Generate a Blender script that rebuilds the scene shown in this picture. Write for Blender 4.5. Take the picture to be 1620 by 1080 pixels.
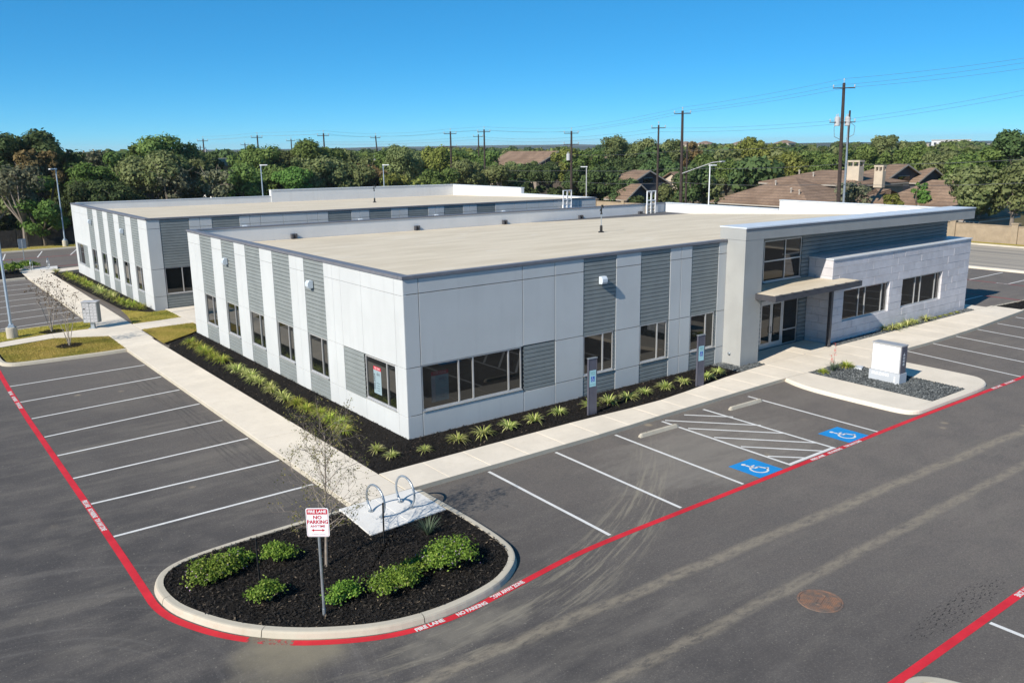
import bpy, bmesh, math, random
import numpy as np
from mathutils import Vector, Matrix
random.seed(7)
RNG = np.random.default_rng(7)
for o in list(bpy.data.objects): bpy.data.objects.remove(o)
S = bpy.context.scene
COL = S.collection

# ------------------------------------------------------------------ camera
cam = bpy.data.cameras.new('camera'); camo = bpy.data.objects.new('camera', cam); COL.objects.link(camo)
YAW, PITCH, ROLL = 0.6488187, -0.2250211, -0.0131724
fv = Vector((math.sin(YAW)*math.cos(PITCH), math.cos(YAW)*math.cos(PITCH), math.sin(PITCH)))
rv = Vector((math.cos(YAW), -math.sin(YAW), 0)); uv = rv.cross(fv)
c_, s_ = math.cos(ROLL), math.sin(ROLL)
R2 = c_*rv + s_*uv; U2 = -s_*rv + c_*uv
m = Matrix((R2, U2, -fv)).transposed().to_4x4(); m.translation = (-14.01287, -24.45712, 9.98242)
camo.matrix_world = m
cam.sensor_fit = 'HORIZONTAL'; cam.sensor_width = 36; cam.lens = 36*1345.0767/1620
cam.clip_start = 0.1; cam.clip_end = 20000
S.camera = camo

# ------------------------------------------------------------------ light
SUN_EL, SUN_AZ = math.radians(34.5), math.radians(11.5)     # light travels towards +x, a little +y
L = Vector((math.cos(SUN_EL)*math.cos(SUN_AZ), math.cos(SUN_EL)*math.sin(SUN_AZ), -math.sin(SUN_EL)))
w = bpy.data.worlds.new('World'); S.world = w; w.use_nodes = True
nt = w.node_tree; bg = nt.nodes['Background']
sky = nt.nodes.new('ShaderNodeTexSky'); sky.sky_type = 'NISHITA'; sky.sun_disc = False
sky.sun_elevation = SUN_EL; sky.sun_rotation = math.atan2(-L.x, -L.y)
sky.altitude = 6000; sky.air_density = 1.0; sky.dust_density = 0.0; sky.ozone_density = 10.0
gm = nt.nodes.new('ShaderNodeGamma'); gm.inputs[1].default_value = .6                       # camera response: flatter, bluer sky
hs = nt.nodes.new('ShaderNodeHueSaturation'); hs.inputs['Saturation'].default_value = 1.3
ti = nt.nodes.new('ShaderNodeVectorMath'); ti.operation = 'MULTIPLY'; ti.inputs[1].default_value = (1.00, 1.70, 1.60)
nt.links.new(sky.outputs[0], gm.inputs[0]); nt.links.new(gm.outputs[0], hs.inputs['Color']); nt.links.new(hs.outputs[0], ti.inputs[0])
nt.links.new(ti.outputs[0], bg.inputs[0]); bg.inputs[1].default_value = 0.12
sun = bpy.data.lights.new('sun', 'SUN'); suno = bpy.data.objects.new('sun', sun); COL.objects.link(suno)
sun.energy = 4.2; sun.angle = math.radians(0.53); sun.color = (1.0, 0.93, 0.82)
suno.rotation_euler = L.to_track_quat('-Z', 'Y').to_euler(); suno.location = (-60, -20, 60)
S.view_settings.view_transform = 'Standard'; S.view_settings.look = 'None'
S.view_settings.gamma = 1; S.view_settings.use_curve_mapping = False
S.view_settings.exposure = 0.58
S.render.engine = 'CYCLES'

# ------------------------------------------------------------------ materials
class X:                      # tiny node-expression helper
    def __init__(s, nt, sock): s.nt, s.k = nt, sock
    def _m(s, op, b=None, c=None, rev=False, clamp=False):
        n = s.nt.nodes.new('ShaderNodeMath'); n.operation = op; n.use_clamp = clamp
        ins = [s, b] if not rev else [b, s]
        if c is not None: ins.append(c)
        for i, a in enumerate(ins):
            if a is None: continue
            if isinstance(a, X): s.nt.links.new(a.k, n.inputs[i])
            else: n.inputs[i].default_value = a
        return X(s.nt, n.outputs[0])
    def __add__(s, b): return s._m('ADD', b)
    def __radd__(s, b): return s._m('ADD', b)
    def __sub__(s, b): return s._m('SUBTRACT', b)
    def __rsub__(s, b): return s._m('SUBTRACT', b, rev=True)
    def __mul__(s, b): return s._m('MULTIPLY', b)
    def __rmul__(s, b): return s._m('MULTIPLY', b)
    def __truediv__(s, b): return s._m('DIVIDE', b)
    def abs(s): return s._m('ABSOLUTE')
    def pow(s, b): return s._m('POWER', b)
    def clamp(s): return s._m('ADD', 0.0, clamp=True)
    def step(s, a, b):        # smooth 0..1 from a to b
        n = s.nt.nodes.new('ShaderNodeMapRange'); n.interpolation_type = 'SMOOTHSTEP'
        s.nt.links.new(s.k, n.inputs['Value']); n.inputs['From Min'].default_value = a; n.inputs['From Max'].default_value = b
        return X(s.nt, n.outputs[0])

def newmat(name):
    mt = bpy.data.materials.new(name); mt.use_nodes = True
    return mt, mt.node_tree, mt.node_tree.nodes['Principled BSDF']
def pos(nt):
    g = nt.nodes.new('ShaderNodeNewGeometry'); sp = nt.nodes.new('ShaderNodeSeparateXYZ')
    nt.links.new(g.outputs['Position'], sp.inputs[0])
    return [X(nt, sp.outputs[i]) for i in range(3)]
def vec(nt, x, y, z):
    n = nt.nodes.new('ShaderNodeCombineXYZ')
    for i, a in enumerate((x, y, z)):
        if isinstance(a, X): nt.links.new(a.k, n.inputs[i])
        else: n.inputs[i].default_value = a
    return n.outputs[0]
def noise(nt, v, scale, detail=3, rough=.55):
    n = nt.nodes.new('ShaderNodeTexNoise'); n.inputs['Scale'].default_value = scale
    n.inputs['Detail'].default_value = detail; n.inputs['Roughness'].default_value = rough
    if v is not None: nt.links.new(v, n.inputs['Vector'])
    return X(nt, n.outputs[0])
def mix(nt, fac, a, b):
    n = nt.nodes.new('ShaderNodeMix'); n.data_type = 'RGBA'
    if isinstance(fac, X): nt.links.new(fac.k, n.inputs['Factor'])
    else: n.inputs['Factor'].default_value = fac
    for nm, v in (('A', a), ('B', b)):
        s = [i for i in n.inputs if i.name == nm and i.type == 'RGBA'][0]
        if isinstance(v, tuple): s.default_value = (*v, 1)
        else: nt.links.new(v, s)
    return [o for o in n.outputs if o.type == 'RGBA'][0]
def bump(nt, b, h, strength, dist=.02):
    n = nt.nodes.new('ShaderNodeBump'); n.inputs['Strength'].default_value = strength; n.inputs['Distance'].default_value = dist
    nt.links.new(h.k, n.inputs['Height']); nt.links.new(n.outputs[0], b.inputs['Normal'])
def mul(c, k): return tuple(min(1, max(0, v*k)) for v in c)

def M(name, col, rough=.8, var=.12, scale=1.2, fine=30, fvar=.06, bmp=.0, metal=0, spec=.4, objrand=0.0, streak=0):
    mt, nt, b = newmat(name)
    g = nt.nodes.new('ShaderNodeNewGeometry')
    n1 = noise(nt, g.outputs['Position'], scale, 4, .6); n2 = noise(nt, g.outputs['Position'], fine, 2)
    c = mix(nt, n1.step(.3, .7), mul(col, 1-var), mul(col, 1+var))
    if fvar: c = mix(nt, (n2-.5)*2*fvar+fvar, c, mul(col, .55))
    if streak:                                     # rain streaks running down a wall
        x, y, z = pos(nt); s = noise(nt, vec(nt, x*2.2, y*2.2, z*.16), 1.3, 4, .6)
        c = mix(nt, s.step(.52, .75)*streak, c, mul(col, .72))
    if objrand:
        oi = nt.nodes.new('ShaderNodeObjectInfo'); r = X(nt, oi.outputs['Random'])
        c = mix(nt, r*objrand, c, mul(col, .68))
    nt.links.new(c, b.inputs['Base Color'])
    b.inputs['Roughness'].default_value = rough; b.inputs['Metallic'].default_value = metal
    b.inputs['Specular IOR Level'].default_value = spec
    if bmp: bump(nt, b, n2, bmp)
    return mt

MAT = {}
# asphalt with dust bands, tyre tracks and a dried wash-out beside the island
def asphalt():
    mt, nt, b = newmat('asphalt')
    x, y, z = pos(nt); P = vec(nt, x, y, z)
    big = noise(nt, P, .16, 5, .62); mid = noise(nt, P, .9, 5, .6); fin = noise(nt, P, 42, 3, .7); st = noise(nt, vec(nt, x*.35, y*1.2, 0.0), 1.2, 5, .65)
    c = mix(nt, big.step(.3, .7), (.060, .0555, .0545), (.084, .0765, .073))
    lane = ((x+y*.35)*.09+big*.8).step(-.9, 1.1); c = mix(nt, lane*.85, c, (.228, .196, .168))
    c = mix(nt, mid.step(.40, .68)*.62, c, (.150, .134, .120))
    c = mix(nt, st.step(.47, .70)*.62, c, (.185, .164, .140))
    c = mix(nt, fin.step(.3, .72)*.45, c, (.048, .046, .047))
    med = noise(nt, P, 7, 4, .7); c = mix(nt, med.step(.42, .72)*.28, c, (.06, .057, .057))
    sp = noise(nt, P, 95, 1, .5)
    c = mix(nt, sp.step(.68, .78)*.6, c, (.34, .31, .27))
    sp2 = noise(nt, P, 14, 2, .5); c = mix(nt, sp2.step(.66, .74)*.6, c, (.32, .29, .24))
    gr = noise(nt, P, 19, 2, .8); c = mix(nt, gr.step(.40, .62)*.30, c, (.060, .056, .055)); c = mix(nt, (1-gr.step(.30, .44))*.30, c, (.24, .22, .195))
    lg = noise(nt, vec(nt, x*.12, y*.5, 5.0), 1.0, 5, .7); c = mix(nt, lg.step(.50, .70)*.30, c, (.23, .205, .17))
    dust = (.31, .265, .195)
    wob = (noise(nt, P, .5, 3)-.5)*.5; brk = noise(nt, vec(nt, x*1.6, y*3.5, 0.0), 1.6, 6, .75)
    for a0, k, wd, st_ in ((-12.06, -.033, .19, .60), (-14.08, 0.0, .17, .54)):
        d = (y-(x*k+a0)+wob*.55).abs()
        c = mix(nt, (1-d.step(wd*.35, wd*1.5))*brk.step(.30, .62)*st_, c, dust)
    # turning tyre tracks
    d = y-((x+5.2)*(x+5.2)*.042-11.15)
    tr = noise(nt, vec(nt, x*.22, d*2.6, 3.0), 2.2, 4, .7)
    msk = (1-d.abs().step(.5, 1.35))*x.step(-9.0, -6.0)*(1-x.step(3.0, 9.0))
    c = mix(nt, msk*tr.step(.48, .66)*.50, c, (.31, .275, .205))
    q = ((x+13.5)*(x+13.5)+(y+9.0)*(y+9.0)).pow(.5); ar = noise(nt, vec(nt, q*2.4, x*.06, y*.06), 1.6, 4, .7)
    c = mix(nt, (1-(q-4.6).abs().step(1.0, 4.0))*ar.step(.50, .68)*.30, c, (.20, .185, .17))
    # pale wash-out at the island nose
    ex = (x+8.15)*.75+(y+9.1)*.6; ey = (y+9.1)*.75-(x+8.15)*.6
    r = (ex*ex*.6+ey*ey*1.1+noise(nt, P, 1.1, 5)*2.6)
    c = mix(nt, (1-r.step(1.1, 3.3))*.75, c, (.26, .225, .155))
    r3 = ((x+5.0)*(x+5.0)*.35+(y+10.9)*(y+10.9)*4+noise(nt, P, 1.7, 5)*3.0)
    c = mix(nt, (1-r3.step(1.3, 3.2))*.5, c, (.25, .225, .18))
    # dust thrown on the stalls by the accessible bays
    r2 = ((x-7.5)*(x-7.5)*.035+(y+7.0)*(y+7.0)*.10+noise(nt, vec(nt, x*.3, y*1.1, 1.0), 1.4, 5, .7)*2.4)
    c = mix(nt, (1-r2.step(1.0, 2.2))*.55, c, (.26, .235, .20))
    # dark roller marks by the side walk
    rm = noise(nt, vec(nt, x*7.0, y*.25, 0.0), 1.5, 3, .6)
    c = mix(nt, (1-(x+4.9).abs().step(.3, 1.0))*y.step(-4, -1)*(1-y.step(14, 20))*rm.step(.45, .7)*.55, c, (.05, .048, .046))
    # scattered pale smudges and oil drips
    v = nt.nodes.new('ShaderNodeTexVoronoi'); v.inputs['Scale'].default_value = .55; nt.links.new(P, v.inputs['Vector'])
    vd = X(nt, v.outputs['Distance'])
    c = mix(nt, (1-(vd+mid*.12).step(.09, .17))*big.step(.42, .6)*.7, c, (.33, .27, .19))
    ox = noise(nt, vec(nt, x*3.0, y*9.0, 0.0), 2.6, 3, .7)
    c = mix(nt, (1-((x-4.0)*(x-4.0)*.18+(y+16.9)*(y+16.9)*7).step(.5, 1.1))*ox.step(.56, .62), c, (.012, .012, .012))
    nt.links.new(c, b.inputs['Base Color']); b.inputs['Roughness'].default_value = .88
    b.inputs['Specular IOR Level'].default_value = .25
    bump(nt, b, fin, .35, .012)
    return mt
MAT['asphalt'] = asphalt()
def road_mat():
    mt, nt, b = newmat('road_surface')
    x, y, z = pos(nt); P = vec(nt, x, y, z)
    s = noise(nt, vec(nt, x*1.0, y*.02, 0.0), .8, 4, .6); f = noise(nt, P, 20, 3)
    c = mix(nt, s.step(.35, .65), (.27, .245, .21), (.46, .40, .32))
    c = mix(nt, f.step(.3, .7)*.3, c, (.07, .065, .06))
    nt.links.new(c, b.inputs['Base Color']); b.inputs['Roughness'].default_value = .9
    return mt
MAT['road'] = road_mat()
def concrete(name, col, stain=.35):
    mt, nt, b = newmat(name)
    x, y, z = pos(nt); P = vec(nt, x, y, z)
    n1 = noise(nt, P, .7, 5, .65); n2 = noise(nt, P, 5, 4, .65); n3 = noise(nt, P, 60, 2)
    c = mix(nt, n1.step(.3, .72), mul(col, .9), mul(col, 1.06))
    c = mix(nt, n2.step(.5, .8)*stain, c, mul((col[0], col[1]*.93, col[2]*.82), .76))
    c = mix(nt, n3.step(.35, .8)*.14, c, mul(col, .6))
    oi = nt.nodes.new('ShaderNodeObjectInfo'); c = mix(nt, X(nt, oi.outputs['Random'])*.3, c, mul(col, .82))
    nt.links.new(c, b.inputs['Base Color']); b.inputs['Roughness'].default_value = .9; b.inputs['Specular IOR Level'].default_value = .2
    bump(nt, b, n3, .2, .01)
    return mt
MAT['walk'] = concrete('walk_concrete', (.75, .67, .555))
MAT['pad'] = concrete('pad_concrete', (.74, .72, .68), .25)
MAT['kerb'] = concrete('kerb_concrete', (.52, .47, .38), .55)
MAT['panel'] = M('painted_concrete', (.53, .545, .545), .75, .035, .6, 25, .02, .15, objrand=.06, streak=.22, spec=.25)
MAT['white_wall'] = M('painted_white', (.66, .665, .665), .7, .03, .7, 22, .03, .1, streak=.2, spec=.25)
MAT['siding'] = M('grey_siding', (.232, .254, .252), .6, .07, 1.5, 16, .04, 0, spec=.3)
MAT['siding_dark'] = M('recess_siding', (.215, .238, .245), .6, .07, 1.5, 16, .04, 0, spec=.3)
MAT['pillar'] = M('grey_stucco', (.36, .365, .355), .85, .05, .8, 55, .08, .25, streak=.15, spec=.2)
MAT['coping'] = M('dark_coping', (.185, .185, .205), .5, .08, 3, 20, .02, metal=.15)
MAT['gap_shade'] = M('joint_gap_shade', (.10, .10, .105), .9, .1)  # core wall colour: shade of the open panel gaps painted in
MAT['coping_light'] = M('white_coping', (.62, .65, .68), .4, .05, 2, 20, .02)
MAT['stone'] = M('limestone', (.60, .585, .61), .85, .10, 1.6, 14, .12, .25, objrand=.32, spec=.2)
MAT['alu'] = M('aluminium', (.62, .62, .62), .35, .04, 3, 30, .03, metal=.55)
MAT['steel_dark'] = M('dark_steel', (.085, .085, .095), .45, .1, 3, 30, .05, metal=.3)
MAT['galv'] = M('galvanised', (.46, .50, .53), .38, .12, 6, 30, .06, metal=.7)
MAT['bluepole'] = M('blue_grey_paint', (.42, .50, .58), .4, .05, 2, 30, .02, metal=.3)
MAT['white_paint'] = M('white_line_paint', (.78, .77, .74), .75, .08, 1.6, 26, .34)
MAT['red_paint'] = M('red_line_paint', (.62, .020, .032), .7, .16, 1.3, 22, .16)
MAT['worn_red'] = M('worn_red_paint', (.33, .045, .05), .8, .3, 2.5, 24, .25)
MAT['blue_paint'] = M('blue_line_paint', (.010, .245, .60), .7, .06, 2, 35, .06)
MAT['white'] = M('white_plastic', (.82, .83, .84), .4, .02, 2, 20, .01)
MAT['sign_white'] = M('sign_white', (.80, .83, .86), .4, .02, 2, 20, .0)
MAT['sign_red'] = M('sign_red', (.50, .012, .03), .4, .03, 2, 20, .0)
MAT['sign_blue'] = M('sign_blue', (.03, .13, .48), .4, .03, 2, 20, .0)
MAT['sign_pale'] = M('sign_pale_blue', (.36, .62, .68), .4, .08, 30, 60, .0)
MAT['sign_green'] = M('sign_green', (.03, .22, .16), .4, .03, 2, 20, .0)
MAT['poster_blue'] = M('poster_pale', (.27, .36, .40), .3, .04, 6, 20, .0)
MAT['tint_blue'] = M('poster_dimmed', (.030, .050, .062), .1, .04, 6, 20, .0)  # dimming by the tinted glass put into these poster colours
MAT['tint_white'] = M('strip_dimmed', (.055, .065, .07), .1, .04, 6, 20, .0)
MAT['tint_red'] = M('header_dimmed', (.05, .008, .012), .1, .04, 6, 20, .0)
MAT['lamp_grey'] = M('lamp_housing', (.56, .62, .68), .45, .03, 2, 20, .01)
MAT['sign_base'] = M('sign_base_grey', (.46, .49, .53), .6, .03, 2, 20, .01)
MAT['poster_dark'] = M('poster_ink', (.03, .035, .05), .3, .04, 6, 20, .0)
MAT['post_purple'] = M('post_grey', (.105, .105, .135), .5, .08, 3, 30, .04, metal=.2)
MAT['black'] = M('black_metal', (.02, .02, .02), .5, .1, 5, 30, .0)
MAT['wood_pole'] = M('creosote_wood', (.045, .032, .028), .85, .3, 4, 20, .1)
MAT['insul'] = M('insulator_grey', (.45, .45, .46), .4, .05, 5, 20, .0)
MAT['wire'] = M('wire_grey', (.16, .16, .17), .5, .05, 5, 20, .0)
MAT['bark'] = M('bark', (.13, .105, .08), .9, .25, 4, 25, .2, .4)
MAT['bark_pale'] = M('pale_bark', (.36, .31, .26), .85, .2, 6, 30, .12, .2)
MAT['twig'] = M('twig_bark', (.24, .20, .165), .85, .2, 6, 30, .1)
MAT['fence'] = M('weathered_fence', (.040, .036, .033), .9, .3, 2, 18, .2)
MAT['shingle'] = None
MAT['brick'] = M('tan_brick', (.36, .285, .20), .9, .12, 1.5, 9, .2, .3)
MAT['house_wall'] = M('house_wall', (.30, .25, .20), .85, .1, 1, 12, .1)
MAT['house_shade'] = M('shaded_gable', (.075, .08, .095), .8, .1, 1, 12, .1)  # shade on the gable ends put into the wall colour
MAT['trim'] = M('pale_trim', (.42, .38, .33), .7, .1, 1, 12, .05)
MAT['stucco_tan'] = M('tan_stucco', (.52, .44, .34), .85, .08, 1, 12, .08)
MAT['rust'] = None
def fadedmat():
    mt, nt, b = newmat('faded_red_paint'); x, y, z = pos(nt); n = noise(nt, vec(nt, x, y, z), 7, 5, .75)
    b.inputs['Base Color'].default_value = (.50, .05, .06, 1); b.inputs['Roughness'].default_value = .8
    nt.links.new(n.step(.50, .60).k, b.inputs['Alpha']); return mt
MAT['faded_red'] = fadedmat()
def roofmat():
    mt, nt, b = newmat('tan_membrane')
    x, y, z = pos(nt); P = vec(nt, x, y, z)
    n = noise(nt, vec(nt, x*.25, y*.9, 0.0), .9, 5, .65); f = noise(nt, P, 6, 4, .6)
    c = mix(nt, n.step(.3, .7), (.575, .49, .36), (.69, .60, .46))
    c = mix(nt, f.step(.52, .75)*.35, c, (.52, .44, .33))
    sm = (y*.54)._m('FRACT'); c = mix(nt, (1-(sm-.5).abs()  .step(.008, .022))*.34, c, (.40, .33, .25))
    pt = noise(nt, vec(nt, x*.35, y*1.3, 2.0), .8, 4, .7)
    c = mix(nt, pt.step(.62, .68)*.6, c, (.72, .66, .57)); c = mix(nt, pt.step(.72, .8)*.55, c, (.33, .27, .20))
    nt.links.new(c, b.inputs['Base Color']); b.inputs['Roughness'].default_value = .8; b.inputs['Specular IOR Level'].default_value = .3
    return mt
MAT['roof'] = roofmat()
def glassmat():
    mt, nt, b = newmat('tinted_glass')
    x, y, z = pos(nt); n = noise(nt, vec(nt, x, y, z), .35, 2)
    c = mix(nt, n, (.004, .005, .005), (.010, .012, .012)); nt.links.new(c, b.inputs['Base Color'])
    b.inputs['Roughness'].default_value = .015; b.inputs['IOR'].default_value = 1.58; b.inputs['Specular IOR Level'].default_value = .5
    n2 = noise(nt, vec(nt, x, y, z), .9, 1); bump(nt, b, n2, .04, .02)
    return mt
MAT['glass'] = glassmat()
def shingle():
    mt, nt, b = newmat('brown_shingle')
    x, y, z = pos(nt); cz = (z*3.1)._m('FRACT'); n = noise(nt, vec(nt, x, y, z), .35, 4, .6)
    cell = noise(nt, vec(nt, x*2.2, y*2.2, z*9), 1.6, 2)
    c = mix(nt, n.step(.3, .7), (.19, .128, .088), (.29, .20, .14))
    c = mix(nt, cell.step(.4, .7)*.4, c, (.10, .07, .055))
    c = mix(nt, (1-cz.step(.0, .35))*.6, c, (.085, .062, .05))
    nt.links.new(c, b.inputs['Base Color']); b.inputs['Roughness'].default_value = .9; b.inputs['Specular IOR Level'].default_value = .2
    bump(nt, b, cz, .5, .03)
    return mt
MAT['shingle'] = shingle()
def rustmat():
    mt, nt, b = newmat('rusty_iron')
    x, y, z = pos(nt); P = vec(nt, x, y, z); n = noise(nt, P, 5, 5, .7); f = noise(nt, P, 70, 2)
    c = mix(nt, n.step(.35, .7), (.13, .105, .09), (.30, .15, .085)); c = mix(nt, f.step(.4, .7)*.5, c, (.09, .075, .065))
    nt.links.new(c, b.inputs['Base Color']); b.inputs['Roughness'].default_value = .8; bump(nt, b, f, .6, .02)
    return mt
MAT['rust'] = rustmat()
def soil(name, a, bcol, c3, sc=22):
    mt, nt, b = newmat(name)
    x, y, z = pos(nt); P = vec(nt, x, y, z); n = noise(nt, P, sc, 4, .7); v = noise(nt, P, 1.2, 4)
    c = mix(nt, n.step(.35, .7), a, bcol); c = mix(nt, v.step(.55, .8)*.4, c, c3)
    nt.links.new(c, b.inputs['Base Color']); b.inputs['Roughness'].default_value = .95; b.inputs['Specular IOR Level'].default_value = .1
    bump(nt, b, n, 1.0, .04)
    return mt
MAT['mulch'] = soil('mulch', (.010, .009, .008), (.030, .026, .023), (.045, .037, .03))
MAT['gravel'] = soil('gravel_bed', (.045, .05, .052), (.10, .11, .112), (.08, .085, .085), 26)
MAT['turf'] = soil('turf', (.28, .23, .055), (.44, .35, .10), (.20, .22, .04), 14)
MAT['field'] = soil('scrub_ground', (.09, .08, .04), (.16, .13, .075), (.05, .065, .025), .6)
def facemat(name, cols, rough=.9, transl=0.0, spec=.2):
    """colour picked per face by the attribute 'tone' (real leaf to leaf / chip to chip variation)"""
    mt, nt, b = newmat(name)
    a = nt.nodes.new('ShaderNodeAttribute'); a.attribute_name = 'tone'
    r = nt.nodes.new('ShaderNodeValToRGB'); r.color_ramp.interpolation = 'LINEAR'
    el = r.color_ramp.elements
    for i, (p, c) in enumerate(cols):
        e = el[i] if i < 2 else el.new(p)
        e.position = p; e.color = (*c, 1)
    nt.links.new(a.outputs['Fac'], r.inputs[0])
    oi = nt.nodes.new('ShaderNodeObjectInfo'); rr = X(nt, oi.outputs['Random'])
    h = nt.nodes.new('ShaderNodeHueSaturation'); nt.links.new(r.outputs[0], h.inputs['Color'])
    nt.links.new((rr*.03+.485).k, h.inputs['Hue']); nt.links.new((rr*.35+.82).k, h.inputs['Value'])
    b.inputs['Roughness'].default_value = rough; b.inputs['Specular IOR Level'].default_value = spec
    nt.links.new(h.outputs[0], b.inputs['Base Color'])
    if transl:
        t = nt.nodes.new('ShaderNodeBsdfTranslucent'); nt.links.new(h.outputs[0], t.inputs[0])
        ms = nt.nodes.new('ShaderNodeMixShader'); ms.inputs[0].default_value = transl
        out = nt.nodes['Material Output']
        nt.links.new(b.outputs[0], ms.inputs[1]); nt.links.new(t.outputs[0], ms.inputs[2]); nt.links.new(ms.outputs[0], out.inputs[0])
    return mt
LEAF = dict(
 O=[(0, (.048, .086, .028)), (1, (.150, .215, .078))],
 G=[(0, (.078, .132, .030)), (1, (.245, .330, .094))],
 V=[(0, (.110, .146, .048)), (1, (.285, .320, .135))],
 F=[(0, (.066, .140, .026)), (1, (.180, .285, .066))],
 C=[(0, (.032, .050, .018)), (1, (.115, .145, .048))],
 R=[(0, (.112, .086, .038)), (1, (.270, .175, .078))],
 B=[(0, (.120, .136, .078)), (1, (.265, .268, .160))],
 Y=[(0, (.128, .160, .032)), (1, (.330, .335, .088))])
for k, v in LEAF.items(): MAT['leaf'+k] = facemat('foliage_'+k.lower(), v, .7, .36)
MAT['chip'] = facemat('mulch_chips', [(0, (.006, .006, .006)), (.8, (.028, .024, .021)), (.965, (.055, .045, .035)), (1, (.22, .17, .12))])
MAT['pebble'] = facemat('dark_pebbles', [(0, (.03, .035, .038)), (.85, (.135, .145, .148)), (1, (.24, .25, .25))], .75)
MAT['blade'] = facemat('variegated_blades', [(0, (.17, .26, .04)), (.45, (.34, .40, .09)), (1, (.68, .66, .28))], .6, .25)
MAT['fineblade'] = facemat('grass_blades', [(0, (.17, .27, .03)), (.6, (.36, .44, .06)), (1, (.52, .46, .12))], .6, .25)
MAT['yuccablade'] = facemat('yucca_blades', [(0, (.05, .085, .045)), (1, (.13, .18, .11))], .5, .1)
MAT['shrubleaf'] = facemat('shrub_leaves', [(0, (.07, .14, .016)), (.7, (.21, .32, .045)), (1, (.38, .44, .10))], .6, .25)
MAT['flower'] = facemat('lantana_flowers', [(0, (.30, .17, .34)), (1, (.50, .36, .50))], .7)
MAT['redflower'] = facemat('red_flowers', [(0, (.50, .03, .05)), (1, (.65, .10, .12))], .7)
MAT['turfblade'] = facemat('turf_blades', [(0, (.17, .21, .03)), (.5, (.42, .35, .08)), (1, (.60, .45, .15))], .8, .2)
MAT['seed'] = facemat('dry_seed_heads', [(0, (.075, .05, .03)), (1, (.17, .11, .065))], .8, .2)
MAT['specleaf'] = facemat('small_leaves', [(0, (.07, .09, .02)), (1, (.22, .17, .06))], .8, .2)

# ------------------------------------------------------------------ mesh helpers
class MB:
    def __init__(s): s.v, s.f, s.mi, s.tone = [], [], [], None
    def add(s, vs, fs, mi=0):
        b = len(s.v); s.v += [tuple(p) for p in vs]; s.f += [tuple(i+b for i in f) for f in fs]; s.mi += [mi]*len(fs)
        return s
    def box(s, x0, y0, z0, x1, y1, z1, mi=0, T=None):
        vs = [(x, y, z) for z in (z0, z1) for x, y in ((x0, y0), (x1, y0), (x1, y1), (x0, y1))]
        if T: vs = [T(*p) for p in vs]
        return s.add(vs, [(3, 2, 1, 0), (4, 5, 6, 7), (0, 1, 5, 4), (1, 2, 6, 5), (2, 3, 7, 6), (3, 0, 4, 7)], mi)
    def quad(s, a, b, c, d, mi=0): return s.add([a, b, c, d], [(0, 1, 2, 3)], mi)
    def prism(s, poly, z0, z1, mi=0, top=True):
        n = len(poly); a = sum(poly[i][0]*poly[(i+1) % n][1]-poly[(i+1) % n][0]*poly[i][1] for i in range(n))
        if a < 0: poly = poly[::-1]
        zt = z1 if callable(z1) else (lambda x, y: z1)
        vs = [(x, y, z0) for x, y in poly]+[(x, y, zt(x, y)) for x, y in poly]
        fs = [(i, (i+1) % n, n+(i+1) % n, n+i) for i in range(n)]+[tuple(range(n, 2*n)), tuple(range(n-1, -1, -1))]
        return s.add(vs, fs, mi)
    def tube(s, pts, r, n=8, mi=0, cap=True):
        pts = [Vector(p) for p in pts]; rr = r if isinstance(r, (list, tuple)) else [r]*len(pts)
        vs, fs = [], []; up = None
        for i, p in enumerate(pts):
            d = (pts[min(i+1, len(pts)-1)]-pts[max(i-1, 0)]).normalized()
            if up is None: up = d.orthogonal().normalized()
            up = (up-d*up.dot(d)); up = up.normalized() if up.length > 1e-5 else d.orthogonal().normalized()
            sd = d.cross(up)
            for k in range(n):
                t = 2*math.pi*k/n; vs.append(p+rr[i]*(math.cos(t)*up+math.sin(t)*sd))
        for i in range(len(pts)-1):
            for k in range(n): fs.append((i*n+k, i*n+(k+1) % n, (i+1)*n+(k+1) % n, (i+1)*n+k))
        if cap: fs += [tuple(range(n-1, -1, -1)), tuple(range((len(pts)-1)*n, len(pts)*n))]
        return s.add(vs, fs, mi)
    def lathe(s, prof, cx, cy, n=20, mi=0):
        vs = [(cx+r*math.cos(2*math.pi*k/n), cy+r*math.sin(2*math.pi*k/n), z) for r, z in prof for k in range(n)]
        fs = [(i*n+k, i*n+(k+1) % n, (i+1)*n+(k+1) % n, (i+1)*n+k) for i in range(len(prof)-1) for k in range(n)]
        fs += [tuple(range(n-1, -1, -1)), tuple(range((len(prof)-1)*n, len(prof)*n))]
        return s.add(vs, fs, mi)
    def mesh(s, name, mats, smooth=False, tone=None):
        me = bpy.data.meshes.new(name); me.from_pydata(s.v, [], s.f)
        for mt in (mats if isinstance(mats, (list, tuple)) else [mats]): me.materials.append(mt)
        if any(s.mi): me.polygons.foreach_set('material_index', s.mi)
        if smooth: me.polygons.foreach_set('use_smooth', [True]*len(s.f))
        if tone is not None:
            a = me.attributes.new('tone', 'FLOAT', 'FACE'); a.data.foreach_set('value', tone)
        me.update(); return me
    def build(s, name, mats, parent=None, loc=None, smooth=False, tone=None, bevel=0):
        me = s.mesh(name, mats, smooth, tone)
        return link(name, me, parent, loc)
def link(name, me, parent=None, loc=None):
    o = bpy.data.objects.new(name, me); COL.objects.link(o)
    if parent is not None: o.parent = parent
    if loc is not None: o.location = loc
    return o
def tag(o, label=None, cat=None, group=None, kind=None):
    if label: o['label'] = label
    if cat: o['category'] = cat
    if group: o['group'] = group
    if kind: o['kind'] = kind
    return o
def thing(name, label, cat, loc=(0, 0, 0), rz=0, group=None):
    o = bpy.data.objects.new(name, None); COL.objects.link(o); o.location = loc; o.rotation_euler = (0, 0, rz)
    o.empty_display_size = .2
    return tag(o, label, cat, group)
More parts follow.
